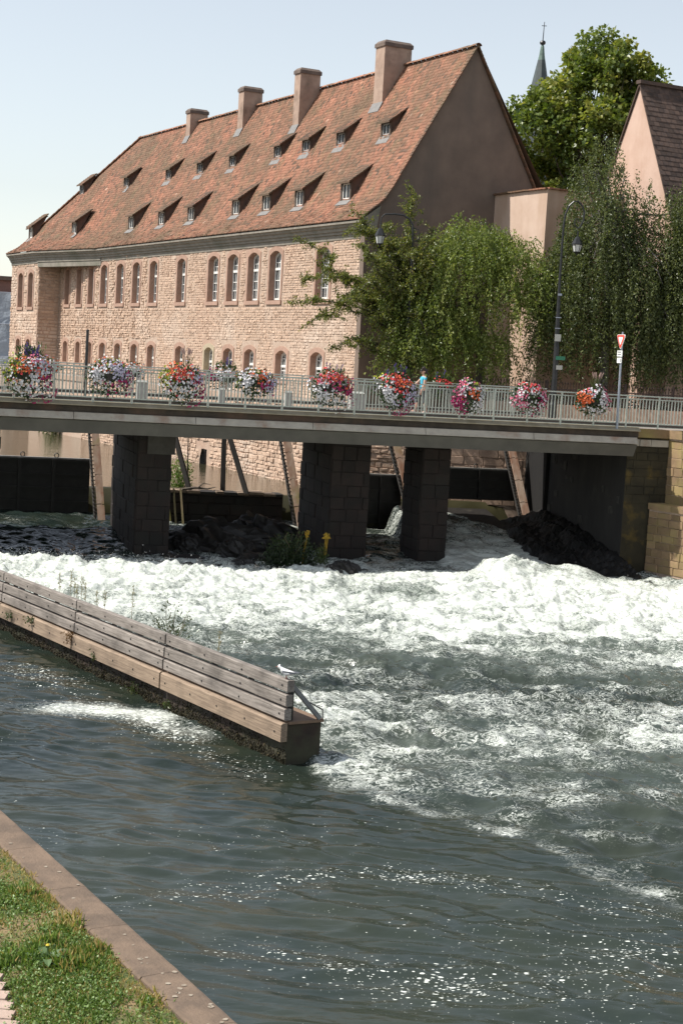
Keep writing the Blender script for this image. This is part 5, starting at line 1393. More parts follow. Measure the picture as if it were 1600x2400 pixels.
basket(14.5, -.16, 5.78, .50, .54, 'flower basket right of the walking woman, crimson left and white right', [('pink', -30, .8, 30, 40), ('magenta', -110, .85, 30, 110), ('orange', 40, .4, 60, 40), ('white', 110, .7, 50, 130), ('white', -40, .6, 30, 40), ('yellow', 20, .9, 20, 16)], NG)
basket(16.55, -.16, 5.83, .58, .48, 'rosy flower basket with pink and white blossoms in front of the lamp post', [('white', -30, .7, 60, 90), ('red', 5, .8, 22, 50), ('pink', -100, .75, 45, 90), ('white', 150, .65, 50, 80), ('magenta', 110, .8, 40, 60), ('pink', 80, .9, 30, 40)], NG)
basket(18.72, -.16, 5.85, .58, .46, 'flower basket with plumed grass and an orange clump nearest the yield sign', [('orange', -80, .75, 24, 110), ('white', 120, .65, 60, 190), ('pink', 80, .95, 26, 46), ('white', -10, .85, 30, 46), ('pink', -30, .8, 25, 16)], NG, grass=60)
FG = 'flower baskets along the far railing'
vf = 7.55
for u, rx, lb, pt_, sp in ((-.6, .5, 'white far basket at the left picture edge', [('white', 0, .6, 90, 130)], 0), (1.95, .75, 'low far basket, white and orange, behind the leftmost open railing', [('white', 20, .7, 60, 120), ('orange', 0, .8, 40, 50), ('pink', -50, .8, 20, 20)], 0),
        (5.0, .6, 'far basket hanging half hidden behind the lime-leaved red basket', [('white', 40, .6, 60, 100), ('red', -40, .8, 20, 30), ('orange', 50, .8, 20, 20)], 0), (8.35, .75, 'far basket seen between the creamy basket and the pink-topped dome', [('white', 20, .6, 70, 150), ('magenta', -80, .8, 24, 50), ('orange', 60, .85, 20, 30)], 3),
        (12.3, .7, 'far basket behind the walking woman, white with red dots', [('white', 30, .7, 60, 130), ('red', -10, .7, 40, 26)], 4), (14.35, .75, 'far basket trailing low to the right of the woman', [('white', 20, .6, 60, 120), ('pink', 40, .8, 30, 30), ('yellow', -10, .8, 40, 30)], 3), (16.4, .6, 'dark red far basket behind the rosy one', [('red', 30, .8, 30, 60)], 2)):
    basket(u, vf+.35, 5.84, rx, .40, lb, pt_, FG, n_green=300, spikes=sp)

# ================================================================== STREET FURNITURE
def lamp(name, pts, rad, base, lant, label, group):
    g = thing(name, base, label, 'street lamp', group)
    m = MB(); m.lathe(base, [(.15, 0), (.15, .5), (.11, .6), (.10, 2.6), (.075, 2.75), (.06, 3.2)], 10); m.build('base', M_iron, g)
    MB().tube(pts, rad, 8).build('pole', M_iron, g)
    if lant is not None:
        x, y, zt, zr, zb = lant
        m = MB(); m.lathe((x, y, 0), [(.03, zt+.22), (.03, zt+.02), (.07, zt), (.09, zt-.02), (.16, zr+.1), (.205, zr+.015), (.205, zr-.02)], 6); m.build('lantern_cap', M_iron, g)
        m = MB(); m.lathe((x, y, 0), [(.175, zr-.021), (.115, zb+.02)], 6); m.build('lantern_glass', M_frost, g)
        m = MB()
        for k in range(6):
            t_ = 2*math.pi*k/6; m.tube([(x+.18*math.cos(t_), y+.18*math.sin(t_), zr-.02), (x+.12*math.cos(t_), y+.12*math.sin(t_), zb)], .011, 4)
        m.lathe((x, y, 0), [(.125, zb+.02), (.12, zb-.01), (.04, zb-.05), (.02, zb-.13), (.001, zb-.15)], 6); m.build('lantern_frame', M_iron, g)
    return g
ys_ = 61.0; k_ = ys_/57.0
raw = [(7.17, 6.22), (7.11, 8.38), (7.08, 9.85), (7.08, 10.99), (7.09, 11.81), (7.12, 12.16), (7.23, 12.46), (7.39, 12.63), (7.53, 12.65), (7.69, 12.49), (7.77, 12.29), (7.76, 12.0), (7.67, 11.8), (7.58, 11.72), (7.48, 11.82), (7.45, 11.95), (7.50, 12.05), (7.58, 12.03), (7.59, 11.95)]
pts = [(x*k_+.04, ys_, 6.6+(z-6.6)*k_) for x, z in raw]
pts[0] = (pts[1][0]+.03, ys_, 5.0)
L1 = lamp('street_lamp', pts, [.10, .085, .05, .042, .04, .036, .034, .032, .032, .034, .034, .032, .03, .03, .026, .022, .02, .02, .02], (pts[1][0]+.03, ys_, 5.0), (7.60*k_+.04, ys_, 6.6+(11.42-6.6)*k_, 6.6+(11.17-6.6)*k_, 6.6+(10.90-6.6)*k_), 'black swan-neck street lamp with hanging lantern between the two drooping trees', 'swan-neck street lamps')
bx_ = pts[1][0]
for dz, sx, sz, mt, dx in ((8.0, .22, .26, M_boxgrey, .03), (7.25, .34, .14, M_green, .18), (6.9, .22, .16, M_boxgrey, .16), (8.35, .2, .03, M_galv, 0), (8.75, .2, .03, M_galv, 0), (9.6, .14, .08, M_galv, 0)):
    MB().box((bx_+dx, ys_-.12, dz), sx, .05, sz).build('notice_plate', mt, L1)
yb = 62.5; kb = yb/59.0
raw = [(2.05, 5.9), (2.02, 9.0), (2.01, 11.1), (1.97, 11.68), (1.85, 11.88), (1.63, 12.01), (1.32, 12.04), (.95, 12.01), (.84, 11.9), (.82, 11.7)]
pts2 = [(x*kb, yb, 6.6+(z-6.6)*kb) for x, z in raw]; pts2[0] = (pts2[1][0]+.02, yb, 5.0)
L2 = lamp('street_lamp', pts2, [.09, .06, .045, .04, .036, .034, .034, .03, .028, .02], (pts2[1][0]+.02, yb, 5.0), (.82*kb, yb, 6.6+(11.5-6.6)*kb, 6.6+(11.25-6.6)*kb, 6.6+(10.95-6.6)*kb), 'black street lamp tangled in the sparse knotty tree by the gable', 'swan-neck street lamps')
MB().tube([(pts2[3][0]+.02, yb, pts2[3][2]-.1), (pts2[3][0]+.22, yb, pts2[3][2]-.15), (pts2[3][0]+.28, yb, pts2[3][2]-.5), (pts2[3][0]+.12, yb, pts2[3][2]-.62)], .02, 5).build('scroll', M_iron, L2)

# yield sign seen almost edge-on, fixed to the railing
sb = G(19.72, -.06, 4.99); ys2 = thing('yield_sign', sb, 'red and white yield sign with two small white plates on a grey post', 'road sign')
sx, sy = sb[0], sb[1]
MB().tube([(sx, sy, 4.99), (sx-.02, sy, 6.6), (sx-.03, sy, 8.12)], [.045, .036, .03], 8).build('post', M_galv, ys2)
fn = np.array([-.62, -.785, 0.]); fn = np.array([math.cos(R(-160)), math.sin(R(-160)), 0]); fu = np.array([-fn[1], fn[0], 0.])
def tri(r, o, zc=7.95):
    cpt = np.array([sx-.03, sy, zc])+fn*o; P = []
    for k in range(3):
        t_ = math.radians(-90+120*k)
        for j in (-1, 0, 1):
            tt = t_+j*.16; rr = r*(1 if j == 0 else .93); P.append(cpt+fu*rr*math.cos(tt)+VZ*rr*math.sin(tt))
    return P
zc_ = 7.86
MB().prism(tri(.29, .05, zc_), (0, 0, 0), tuple(-fn*.02), .5).build('white_edge', M_signw, ys2)
MB().prism(tri(.268, .056, zc_), (0, 0, 0), tuple(-fn*.012), .5).build('red_border', M_signr, ys2)
MB().prism(tri(.155, .062, zc_), (0, 0, 0), tuple(-fn*.01), .5).build('white_centre', M_signw, ys2)
for zc2, w2, h2, rows_ in ((7.42, .32, .19, 2), (7.20, .28, .17, 0)):
    cpt = np.array([sx-.03, sy, zc2])+fn*.05
    pl = MB().obox(cpt, fu*w2/2, fn*.01, VZ*h2/2).build('plate', M_signw, ys2)
    if rows_:
        for rr, zz in ((0, .045), (1, -.03)):
            x = -.11
            for k in range(5):
                lw_ = (.03, .022, .034, .026, .03)[(k+rr) % 5]
                MB().obox(cpt+fu*(x+lw_/2)+fn*.012+VZ*zz, fu*lw_/2, fn*.003, VZ*.022).build('print_mark', M_signtext, pl); x += lw_+.014
    else:
        MB().obox(cpt+fu*.09+fn*.012, fu*.02, fn*.003, VZ*.055).build('print_mark', M_signtext, pl)

# dark pole, cabinets and bollards on the bridge
pp = thing('pole', (-8.95, 55.4, 5.0), 'thin dark pole standing at the far side of the bridge before the recess', 'pole')
MB().tube([(-8.95, 55.4, 5.0), (-8.95, 55.4, 7.2)], .05, 8).build('shaft', M_iron, pp)
MB().lathe((-8.95, 55.4, 7.2), [(.055, 0), (.05, .04), (.01, .06)], 8).build('cap', M_iron, pp)
for x, y, w_, h_, lb in ((-6.75, 53.3, .34, .62, 'grey cabinet standing on the bridge between the second and third flower basket'), (.28, 54.8, .50, .62, 'grey cabinet on the bridge right of the pink-topped flower basket'), (-4.2, 54.2, .22, .5, 'short grey bollard on the bridge before the pale-arched window'), (-2.0, 54.6, .24, .52, 'short grey bollard on the bridge behind the small creamy basket')):
    c = thing('cabinet' if w_ > .3 else 'bollard', (x, y, 5.0), lb, 'cabinet' if w_ > .3 else 'bollard')
    m = MB(); m.box((x, y, 5.0+h_/2), w_, w_*.8, h_, .28); m.build('body', M_boxgrey, c)
    m = MB(); m.hexa([(x-w_*.56, y-w_*.46, 5+h_), (x+w_*.56, y-w_*.46, 5+h_), (x+w_*.56, y+w_*.46, 5+h_), (x-w_*.56, y+w_*.46, 5+h_), (x-w_*.45, y-w_*.36, 5.06+h_), (x+w_*.45, y-w_*.36, 5.06+h_), (x+w_*.45, y+w_*.36, 5.06+h_), (x-w_*.45, y+w_*.36, 5.06+h_)]); m.build('lid', M_boxgrey, c)
    if w_ > .3: MB().box((x-.02, y-w_*.42, 5.3), w_*.7, .02, .4, .28).build('door', M_boxgrey, c)

# spiked iron fence in front of the trees
fe = thing('iron_fence', (9, 62.2, 5), 'dark rusty iron fence with spear tips beneath the trees', 'fence')
F0, F1 = np.array([4.6, 62.55, 0]), np.array([13.6, 61.9, 0]); fd = (F1-F0)/np.linalg.norm(F1-F0); FL = np.linalg.norm(F1-F0)
MB().obox((F0+F1)/2+VZ*5.25, fd*FL/2, np.array([-fd[1], fd[0], 0])*.12, VZ*.25).build('plinth', M_quaystone, fe)
for z in (5.62, 6.08): MB().obox((F0+F1)/2+VZ*z, fd*FL/2, np.array([-fd[1], fd[0], 0])*.018, VZ*.022).build('rail', M_fenceiron, fe)
mb_ = MB(); mb_.tube([(0, 0, 0), (0, 0, .78)], .013, 5); mb_.lathe((0, 0, .77), [(.014, 0), (.03, .04), (.001, .13)], 5); o = mb_.build('bar', M_fenceiron); bme = o.data; bpy.data.objects.remove(o)
n_ = int(FL/.105)
for k in range(n_):
    o = bpy.data.objects.new('bar', bme); COL.objects.link(o); o.parent = fe; o.location = F0+fd*(k+.5)*FL/n_+VZ*5.5-ORG[fe.name]
for f_ in (.0, .33, .66, .86, 1.0):
    c = F0+fd*FL*f_; MB().box(c+VZ*5.95, .07, .07, .95).build('fence_post', M_fenceiron, fe)
# low hedge behind the fence
hg = thing('hedge', (9, 62.7, 5), 'low green hedge growing behind the spiked iron fence', 'hedge')
N = 5200; P = np.column_stack([nr.uniform(5.4, 13.4, N), 62.85+nr.normal(0, .14, N), 5+nr.uniform(0, .85, N)+.12*pn(nr.uniform(5, 13, N), np.zeros(N))])
leaf_obj('foliage', P, .085, leafmat('hedge_leaf', (.02, .04, .008), (.06, .10, .02), (.16, .19, .03)), hg, nr.beta(1.2, 1.6, N), aspect=.6)

# ================================================================== PERSON
def skin_obj(name, verts, edges, radii, mat, parent, sub=2):
    org = ORG[parent.name]
    me = bpy.data.meshes.new(name); me.from_pydata([tuple(np.asarray(v)-org) for v in verts], edges, []); me.materials.append(mat)
    o = link(name, me, parent)
    md = o.modifiers.new('skin', 'SKIN'); md.use_smooth_shade = True
    if not me.skin_vertices: o.data.skin_vertices.new() if hasattr(o.data.skin_vertices, 'new') else None
    for i, r_ in enumerate(radii):
        sv_ = me.skin_vertices[0].data[i]; rr = r_ if np.ndim(r_) else (r_, r_); sv_.radius = rr; sv_.use_root = (i == 0)
    s2 = o.modifiers.new('sub', 'SUBSURF'); s2.levels = sub; s2.render_levels = sub
    return o
pc = np.array([2.62, 57.2, 5.0]); pe = thing('person', pc, 'woman in a turquoise shirt and grey cropped trousers walking left across the bridge', 'person')
fw = -VB; sdv = np.array([fw[1], -fw[0], 0])              # walking left; her left side faces the camera
def B(f_, s_, z): return pc+fw*f_+sdv*s_+VZ*z
if np.dot(sdv, VM) > 0: sdv = -sdv
HS = .93
def Bz(f_, s_, z): return B(f_*HS, s_*HS, z*HS)
V = []; E = []; Rr = []
def nv(p, r_, frm=None):
    V.append(p); Rr.append(r_*HS if not np.ndim(r_) else tuple(x*HS for x in r_)); i = len(V)-1
    if frm is not None: E.append((frm, i))
    return i
pel = nv(Bz(0, 0, .93), (.135, .105)); ch0 = nv(Bz(.0, 0, 1.12), (.12, .095), pel); ch1 = nv(Bz(.01, 0, 1.30), (.145, .10), ch0)
nk = nv(Bz(.01, 0, 1.43), .052, ch1); nk2 = nv(Bz(.025, 0, 1.49), .05, nk); hd = nv(Bz(.04, 0, 1.57), (.075, .09), nk2); ht = nv(Bz(.03, 0, 1.66), (.07, .085), hd)
def armv(sg, el, wr):
    sh = nv(Bz(0, .16*sg, 1.36), .05, ch1); e_ = nv(Bz(*el), .036, sh); w_ = nv(Bz(*wr), .024, e_)
    d_ = (V[w_]-V[e_])/np.linalg.norm(V[w_]-V[e_]); p_ = nv(V[w_]+d_*.075, (.034, .016), w_)
    sid = np.cross(d_, sdv); sid /= np.linalg.norm(sid)
    for k, L in enumerate((.068, .076, .072, .058)):
        a_ = nv(V[p_]+sid*(.022-.0145*k)*HS+d_*.03, .0085, p_); b__ = nv(V[a_]+d_*L*.45+sid*-.006, .008, a_); nv(V[b__]+d_*L*.4-sid*.012, .0068, b__)
    th_ = nv(V[w_]+d_*.035+sid*.035, .0095, w_); nv(V[th_]+d_*.04+sid*.012, .0082, th_)
armv(1, (.05, .21, 1.10), (.12, .20, .88))                 # near arm
armv(-1, (.20, -.21, 1.14), (.42, -.18, 1.00))             # far arm swings forward
def legv(sg, kn, an, toe):
    h_ = nv(Bz(.0, .075*sg, .86), .085, pel); k0 = nv(Bz(*kn), .058, h_); c_ = nv(Bz(kn[0]*.5+an[0]*.5-.02, kn[1], (kn[2]+an[2])*.53), .055, k0); a_ = nv(Bz(*an), .036, c_); nv(Bz(*toe), .033, a_)
legv(1, (-.03, .08, .48), (-.14, .08, .09), (.0, .08, .045))
legv(-1, (.20, -.08, .50), (.26, -.08, .10), (.42, -.08, .06))
skin_obj('body', V, E, Rr, M_skin, pe)
def layer(name, chains, mat, sub=2):
    V2 = []; E2 = []; R2 = []
    for ch_ in chains:
        st_ = ch_[0] if isinstance(ch_[0], int) else None
        for j, it in enumerate(ch_[1:] if st_ is not None else ch_):
            V2.append(it[0]); R2.append(it[1]*HS if not np.ndim(it[1]) else tuple(x*HS for x in it[1])); i = len(V2)-1
            if j > 0: E2.append((i-1, i))
            elif st_ is not None: E2.append((st_, i))
    return skin_obj(name, V2, E2, R2, mat, pe, sub)
layer('shirt', [[(Bz(0, 0, 1.12), (.135, .11)), (Bz(.01, 0, 1.30), (.162, .115)), (Bz(.012, 0, 1.40), (.11, .08))], [0, (Bz(0, 0, .88), (.155, .125))],
    [1, (Bz(0, .165, 1.35), .068), (Bz(.02, .195, 1.24), .056)], [1, (Bz(0.02, -.165, 1.35), .068), (Bz(.08, -.2, 1.25), .056)]], M_shirt)
layer('trousers', [[(Bz(0, 0, .90), (.148, .118)), (Bz(0, .078, .80), .098), (Bz(-.02, .08, .60), .078), (Bz(-.03, .08, .46), .068), (Bz(-.06, .08, .37), .066)], [0, (Bz(.02, -.078, .80), .098), (Bz(.14, -.08, .62), .078), (Bz(.20, -.08, .48), .068), (Bz(.215, -.08, .38), .064)]], M_trouser)
layer('hair', [[(Bz(.0, 0, 1.645), (.085, .10)), (Bz(-.045, 0, 1.60), (.082, .088)), (Bz(-.09, 0, 1.56), .05), (Bz(-.13, 0, 1.54), .042), (Bz(-.155, 0, 1.46), .034), (Bz(-.15, 0, 1.40), .012)], [0, (Bz(.045, 0, 1.68), (.07, .05))]], M_hair)
for s_, an in ((1, (-.14, .08, .06)), (-1, (.26, -.08, .07))):
    layer('shoe', [[(Bz(an[0]-.05, an[1], .05), .042), (Bz(an[0]+.05, an[1], .045), .046), (Bz(an[0]+.16, an[1], .035), .034)]], M_shoe)
MB().tube([Bz(.118, .07, 1.595), Bz(.135, .03, 1.59), Bz(.14, 0, 1.59), Bz(.135, -.03, 1.59), Bz(.118, -.07, 1.595)], [.012, .022, .012, .022, .012], 6).build('sunglasses', M_blackpl, pe)
m = MB(); m.tube([Bz(.115, 0, 1.60), Bz(.145, 0, 1.562), Bz(.12, 0, 1.548)], [.010, .014, .008], 6); m.build('nose', M_skin, pe)
m = MB(); m.tube([Bz(.113, .022, 1.515), Bz(.122, 0, 1.515), Bz(.113, -.022, 1.515)], .007, 5); m.build('mouth', pm('lips', (.42, .16, .13), None, 9, .6, 0), pe)
for q in (-1, 1): MB().tube([Bz(.02, q*.085, 1.595), Bz(.01, q*.092, 1.575), Bz(.02, q*.085, 1.55)], [.012, .018, .01], 6).build('ear', M_skin, pe)

# ================================================================== TREES AND BUSHES
def limb(m, a, b_, r0, r1, sag=.0, n=6, wob=.05):
    q = curve_pts(a, b_, sag, n, wob); m.tube(q, list(np.linspace(r0, r1, n)), 6, cap=False); return q

def weeping_tree(label, base, trunk, crown, n_strand, len_rng, mat, leaf, barkm, per=46, seedshape=None, spread=.35, group=None, zmin=6.2, skirt=None):
    """crown: list of (centre, rx, ry, rz) ellipsoid domes the strands hang from"""
    g = thing('weeping_tree', base, label, 'tree', group)
    m = MB(); tp = [np.asarray(p, float) for p in trunk]
    m.tube(tp, list(np.linspace(.20, .09, len(tp))), 8)
    top = tp[-1]
    starts = []
    for (c, rx, ry, rz_), w_ in crown:
        c = np.asarray(c, float)
        nl = int(10*w_)
        for k in range(nl):
            th = rnd.uniform(0, 6.283); el = math.asin(rnd.uniform(.05, 1)); k2 = rnd.uniform(.75, 1)
            e = c+np.array([rx*math.cos(th)*math.cos(el), ry*math.sin(th)*math.cos(el), rz_*math.sin(el)])*k2
            limb(m, tp[-1]*(1-(t0 := rnd.uniform(0, .5)))+tp[-2]*t0, e, .055, .010, rnd.uniform(.1, .5), 7, .1)
        for k in range(int(n_strand*w_)):
            th = rnd.uniform(0, 6.283); el = math.asin(rnd.uniform(-.15, 1)); k2 = 1-.55*rnd.random()**2
            k2 *= 1+.30*pn(np.array([th*1.6+c[0]]), np.array([el*2.2+c[2]]), 9)[0]
            dirv = np.array([math.cos(th)*math.cos(el), math.sin(th)*math.cos(el), math.sin(el)])
            starts.append((c+dirv*np.array([rx, ry, rz_])*k2, dirv, el))
    P = []; A = []; T = []
    for p, dv, el in starts:
        L = rnd.uniform(*len_rng)*(1.1-.35*max(0, math.sin(el)))
        if p[2]-L < zmin: L = max(.25, p[2]-zmin-abs(rnd.gauss(0, .35)))
        o = np.array([dv[0], dv[1], 0])*spread
        k = max(8, int(per*L/len_rng[1])); tt = np.sort(nr.uniform(0, 1, k))
        drop = np.where(tt < .25, tt*1.0, .25+(tt-.25)*1.0)
        q = p+np.outer(1-(1-tt)**2, o)*rnd.uniform(.6, 1.5)+np.outer(drop*L, [0, 0, -1.])+np.outer(tt, nr.normal(size=3)*np.array([.15, .15, 0]))
        q[:, 2] += .25*np.sin(tt*2.2)*np.exp(-tt*2)
        q += nr.normal(size=q.shape)*.045
        P.append(q); A.append(np.tile([0, 0, -1.], (k, 1))+nr.normal(size=(k, 3))*.55); T.append(np.clip(rnd.gauss(.45, .22)+nr.normal(size=k)*.2, 0, 1))
    m.build('trunk', barkm, g)
    leaf_obj('crown', np.vstack(P), leaf, mat, g, np.concatenate(T), axis=np.vstack(A), aspect=.5)
    return g
M_willow = leafmat('weeping_leaf', (.085, .13, .026), (.22, .275, .065), (.36, .39, .125), .5)
M_birchl = leafmat('birch_leaf', (.04, .06, .02), (.125, .155, .05), (.25, .28, .12), .47)
weeping_tree('mid-green weeping tree with a rounded dome of drooping twigs beside the street lamp', (5.15, 63.8, 5), [(5.15, 63.8, 5), (5.1, 63.8, 6.5), (4.95, 63.8, 8.2), (4.8, 63.8, 9.6)],
    [(((4.7, 63.8, 9.9), 2.5, 2.2, 2.2), .55), (((3.0, 63.5, 9.1), 1.3, 1.3, 1.6), .42), (((6.35, 63.5, 10.2), 1.1, 1.2, 1.7), .36), (((4.4, 63.3, 11.5), 1.2, 1.0, 1.1), .3), (((5.7, 63.3, 11.3), .9, .9, .9), .16), (((3.6, 63.3, 10.9), .8, .9, .8), .14), (((3.7, 63.2, 8.0), 1.8, 1.2, 1.2), .42), (((2.5, 63.2, 7.6), 1.0, 1.0, 1.2), .28), (((5.0, 63.2, 7.5), 1.3, 1.0, .9), .2), (((7.1, 63.4, 9.6), .7, .9, 1.0), .14), (((1.9, 63.3, 9.4), .7, .7, .7), .1)], 820, (.35, 2.1), M_willow, .105, M_bark, 50, zmin=5.75, spread=.55)
weeping_tree('tall dark weeping birch with long hanging curtains left of the pink gabled house', (9.95, 63.6, 5), [(9.95, 63.6, 5), (9.9, 63.6, 7.5), (9.8, 63.7, 10), (9.7, 63.8, 13.6)],
    [(((9.35, 63.8, 12.2), 1.55, 1.6, 3.6), .9), (((9.6, 63.6, 10.2), 2.5, 2.0, 2.6), 1.0), (((11.6, 63.6, 9.7), 1.7, 1.5, 2.6), .75), (((8.3, 63.4, 9.3), 1.35, 1.3, 2.8), .5), (((9.9, 63.4, 8.3), 2.9, 1.6, 1.6), .6), (((12.4, 63.2, 8.3), 1.4, 1.2, 1.7), .4), (((11.0, 63.4, 12.0), .7, .9, 2.2), .16), (((12.5, 63.2, 11.4), .8, .8, 2.4), .24), (((11.8, 63.2, 12.9), .5, .6, 1.4), .08)], 560, (1.0, 3.0), M_birchl, .10, M_birchbark, 70, spread=.2, zmin=6.1)
weeping_tree('second weeping birch hanging in from the right picture edge before the dark tiled roof', (14.6, 63.4, 5), [(14.6, 63.4, 5), (14.5, 63.4, 9), (14.2, 63.4, 13.5)],
    [(((13.75, 63.4, 12.3), 1.7, 1.8, 3.6), 1.1), (((13.9, 63.4, 10.0), 1.9, 1.8, 2.6), .9)], 540, (1.0, 3.2), M_birchl, .10, M_birchbark, 70, spread=.2, zmin=7.2)

# sparse knotty fruit tree on the left
kt = thing('knotty_tree', (2.35, 63.4, 5), 'sparse knotty tree with spiky branches reaching left across the stone facade', 'tree')
m = MB(); kb0 = np.array([2.35, 63.4, 5.0]); P = []; A = []
m.tube([kb0, kb0+np.array([-.05, 0, 1.6]), kb0+np.array([.0, 0, 3.2]), kb0+np.array([-.2, 0, 4.8])], [.2, .16, .13, .09], 8)
E_ = [(-2.75, 11.35, .3), (-2.3, 9.6, 0), (-2.65, 8.75, -.4), (-1.7, 10.4, .4), (-2.0, 7.9, -.5), (-1.2, 7.1, -.3), (-.9, 9.0, -.6), (-.6, 11.6, .2), (-.6, 12.6, .3), (.5, 10.6, -.5), (.3, 8.2, -.8), (-.3, 7.3, -.6), (.9, 12.0, 0), (1.9, 13.5, .2), (1.5, 11.4, -.5), (2.6, 11.6, .3), (1.2, 9.4, -.8), (2.6, 9.6, -.6), (2.4, 7.6, -.9), (1.0, 7.2, -.9), (3.4, 12.1, .5), (3.1, 10.2, .3), (2.0, 8.6, -1.0), (.1, 9.8, .5), (-1.4, 8.3, .3), (.8, 8.0, .6), (3.3, 8.6, .2), (1.6, 6.7, -.8), (.4, 6.4, -.6), (2.7, 6.6, -.7)]
E_ += [(rnd.uniform(-.6, 3.3), rnd.uniform(6.6, 11.6), rnd.uniform(-1.1, .6)) for _ in range(22)]
for X_, Z_, dy in E_:
    st0 = kb0+np.array([-.05, 0, rnd.uniform(1.5, 4.6)]); st0[2] = min(st0[2], Z_-.2) if Z_ > 6.8 else 6.2
    e = np.array([X_, kb0[1]+dy*1.6, Z_]); e = e+np.array([rnd.uniform(.0, .5), 0, 0]); q = limb(m, st0, e, .05, .009, rnd.uniform(.2, 1.1), 9, .13)
    L = np.linalg.norm(e-st0)
    for k in range(int(L*13)):
        tt = rnd.uniform(.15, 1); i = min(int(tt*8), 7); p = q[i]+(q[i+1]-q[i])*(tt*8-i)
        d_ = nr.normal(size=3); d_[2] = d_[2]*.6+.1; d_ /= np.linalg.norm(d_); l_ = rnd.uniform(.15, .75)*(1.2-.5*tt)
        e2 = p+d_*l_; qq = curve_pts(p, e2, -.06*l_, 4, .02); m.tube(qq, [.010, .007, .005, .003], 4, cap=False)
        n_ = int(42*l_)+8
        for j in range(n_):
            f_ = rnd.random(); P.append(p+(e2-p)*f_+nr.normal(size=3)*.045); A.append(nr.normal(size=3)+np.array([0, 0, -.4]))
    for j in range(int(L*34)):
        tt = rnd.uniform(.25, 1); i = min(int(tt*8), 7); P.append(q[i]+(q[i+1]-q[i])*(tt*8-i)+nr.normal(size=3)*.05); A.append(nr.normal(size=3))
m.build('trunk', M_bark, kt)
leaf_obj('crown', np.array(P), .095, leafmat('knotty_leaf', (.06, .09, .016), (.19, .22, .05), (.36, .30, .09), .48), kt, nr.beta(1.6, 2.0, len(P)), axis=np.array(A), aspect=.55)

# broad plane tree behind the annex
pt_ = thing('plane_tree', (12.3, 90, 5), 'broad bright green leafy plane tree rising behind the annex wall', 'tree')
m = MB(); b0 = np.array([12.3, 90, 5.0]); m.tube([b0, b0+np.array([-.1, 0, 6]), b0+np.array([0, 0, 10.5]), b0+np.array([.1, 0, 15])], [.5, .4, .3, .12], 8)
P = []; T = []; A = []
cl_ = []
for k in range(260):
    for _ in range(40):
        d_ = nr.normal(size=3); d_ /= np.linalg.norm(d_)
        if d_[2] > -.75: break
    rr = rnd.uniform(.45, 1.0)**.6
    lc, lr = rnd.choice([((12.7, 90, 21.0), (3.0, 3.2, 3.8))]*5+[((9.5, 89.6, 19.3), (2.1, 2.4, 2.6))]*2+[((10.6, 89.6, 21.4), (1.3, 1.6, 1.5)), ((12.9, 90, 23.4), (1.7, 2, 1.9))]+[((15.3, 90, 20.8), (1.7, 2.2, 2.6)), ((15.0, 90, 22.2), (1.3, 1.6, 1.4)), ((11.6, 89.5, 18.0), (3.2, 2.6, 2.6)), ((13.2, 89.5, 18.2), (3.0, 2.6, 3.0))])
    c = np.array(lc)+d_*np.array(lr)*rr*(1+.18*pn(np.array([d_[0]*2.3+d_[1]]), np.array([d_[2]*2.3]), 4)[0])
    cl_.append(c)
    if k % 3 == 0: limb(m, b0+np.array([0, 0, rnd.uniform(8, 13.5)]), c, .09, .012, .3, 6, .12)
    n_ = 130; rad = rnd.uniform(.45, .85)
    q = nr.normal(size=(n_, 3)); q /= np.linalg.norm(q, axis=1)[:, None]; q *= (nr.random(n_)**.45)[:, None]*rad
    P.append(c+q*np.array([1, 1, .75])); T.append(np.clip(rnd.gauss(.42, .2)+nr.normal(size=n_)*.2, 0, 1)); A.append(q+np.array([0, 0, -.2]))
m.build('trunk', M_bark, pt_)
leaf_obj('crown', np.vstack(P), .25, leafmat('plane_leaf', (.075, .12, .022), (.205, .255, .05), (.36, .35, .085), .48, .36), pt_, np.concatenate(T), axis=np.vstack(A), aspect=.85)

# a red roof glimpsed low behind the plane tree
fr_ = thing('far_house', (14, 105, 5), 'small red roof glimpsed through the leaves of the plane tree', 'house')
m = MB(); m.prism([(8, 105, 5), (22, 105, 5), (22, 105, 15.4), (8, 105, 15.4)], (0, 0, 0), (0, 6, 0)); m.build('wall', M_annex, fr_)
m = MB(); m.prism([(7.6, 104.6, 15.3), (7.6, 108, 18.4), (7.6, 111.4, 15.3)], (0, 0, 0), (14.8, 0, 0), .6); m.build('roof', M_tile, fr_)

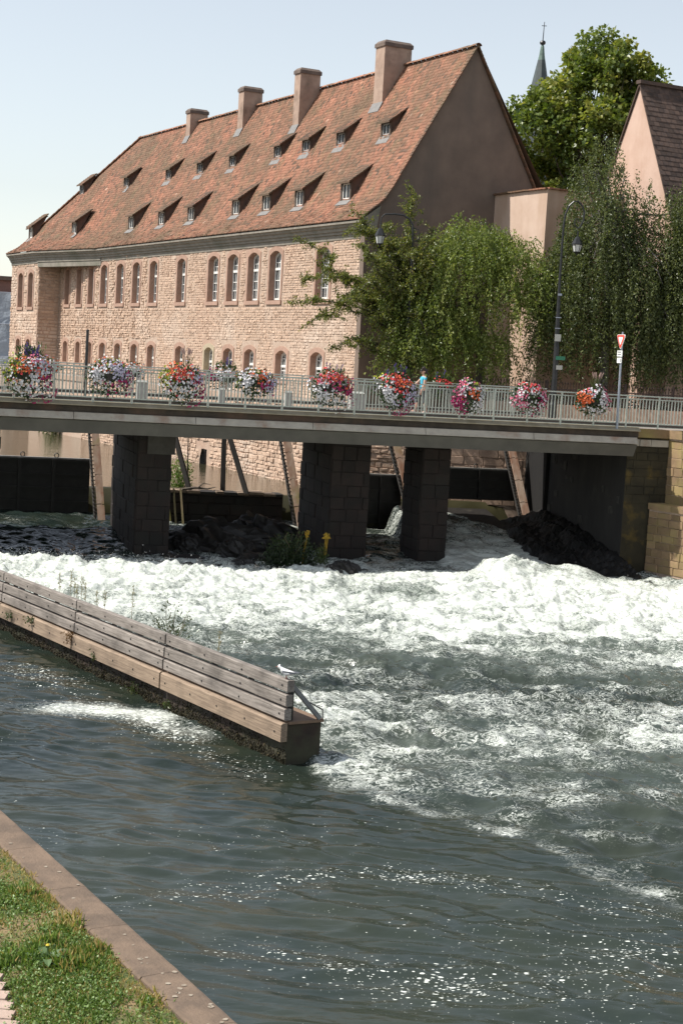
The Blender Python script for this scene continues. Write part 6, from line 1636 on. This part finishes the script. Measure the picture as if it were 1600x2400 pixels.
# goldenrod bush below the bridge and bank shrubs upstream
def shrub(name, c, rad, n, leaf, mat, label, cat='bush', stems=10, flowers=None):
    g = thing(name, c, label, cat); m = MB(); c = np.asarray(c, float); P = []
    for k in range(stems):
        th = rnd.uniform(0, 6.283); e = c+np.array([rad[0]*math.cos(th)*rnd.uniform(.2, .9), rad[1]*math.sin(th)*.8, rad[2]*rnd.uniform(.9, 1.7)])
        q = curve_pts(c, e, .05, 6, .04); m.tube(q, list(np.linspace(.014, .005, 6)), 4)
    tag(m.build('stem', MATS['weed_stem'], g), kind='stuff')
    q = nr.normal(size=(n, 3)); q /= np.linalg.norm(q, axis=1)[:, None]; q[:, 2] = np.abs(q[:, 2])
    th = np.arctan2(q[:, 1], q[:, 0]); r_ = (nr.random(n)**.5)*(1+.28*pn(th*1.4, q[:, 2]*2.5, 5))
    P = c+q*np.array(rad)*np.array([1, 1, 1.55])*r_[:, None]
    leaf_obj('foliage', P, leaf, mat, g, np.clip(.15+.55*q[:, 2]*r_+nr.normal(size=n)*.18, 0, 1), aspect=.4)
    if flowers:
        m = MB()
        for (x, z, dy) in flowers:
            for k in range(24):
                p = c+np.array([x, dy, z])+nr.normal(size=3)*np.array([.035, .035, .035]); m.obox(p, (.012, 0, 0), (0, .012, 0), (0, 0, .012), rnd.random())
            m.tube([c+np.array([x*.8, dy, .2]), c+np.array([x, dy, z])], .008, 4, mi=0)
        tag(m.build('yellow_blossoms', pm('goldenrod_yellow', (.45, .28, .02), (.34, .22, .02), 9, .8, 0), g), kind='stuff')
    return g
M_bushd = leafmat('goldenrod_leaf', (.012, .026, .009), (.032, .055, .016), (.07, .10, .025), .3)
shrub('goldenrod_bush', (-1.55, 50.0, .15), (.95, .6, .75), 3600, .10, M_bushd, 'dark leafy bush topped with yellow flower heads below the bridge', flowers=[(.55, 1.18, -.1), (.5, 1.1, 0)], stems=14)
g = shrub('goldenrod_bush', (-.55, 49.7, .45), (.22, .2, .38), 420, .09, M_weedg, 'single lit stalk with a yellow flower spray right of the dark bush', flowers=[(.14, .86, 0), (.18, .80, 0), (.1, .78, .03)], stems=3)
shrub('bank_shrub', (-4.25, 72.6, 1.55), (1.05, .7, 1.15), 2600, .11, leafmat('bank_leaf', (.05, .08, .015), (.13, .16, .04), (.25, .25, .09), .35), 'sunlit bushy plants growing at the foot of the quay wall')
shrub('bank_shrub', (-6.2, 61.6, 1.5), (.55, .5, .85), 1300, .10, leafmat('bright_bank_leaf', (.06, .12, .012), (.15, .24, .03), (.25, .32, .06), .4), 'bright green plant beside the trestle post at the left pier')
shrub('bank_shrub', (-16.9, 94.0, 1.6), (.9, .6, 1.1), 900, .16, leafmat('far_bank_leaf', (.06, .09, .02), (.14, .18, .05), (.22, .24, .1), .35), 'small green plant at the water line below the far bay')
shrub('wall_plant', (12.15, 51.3, .55), (.35, .3, .4), 500, .08, M_weedg, 'small green plant at the foot of the sunlit right river wall')
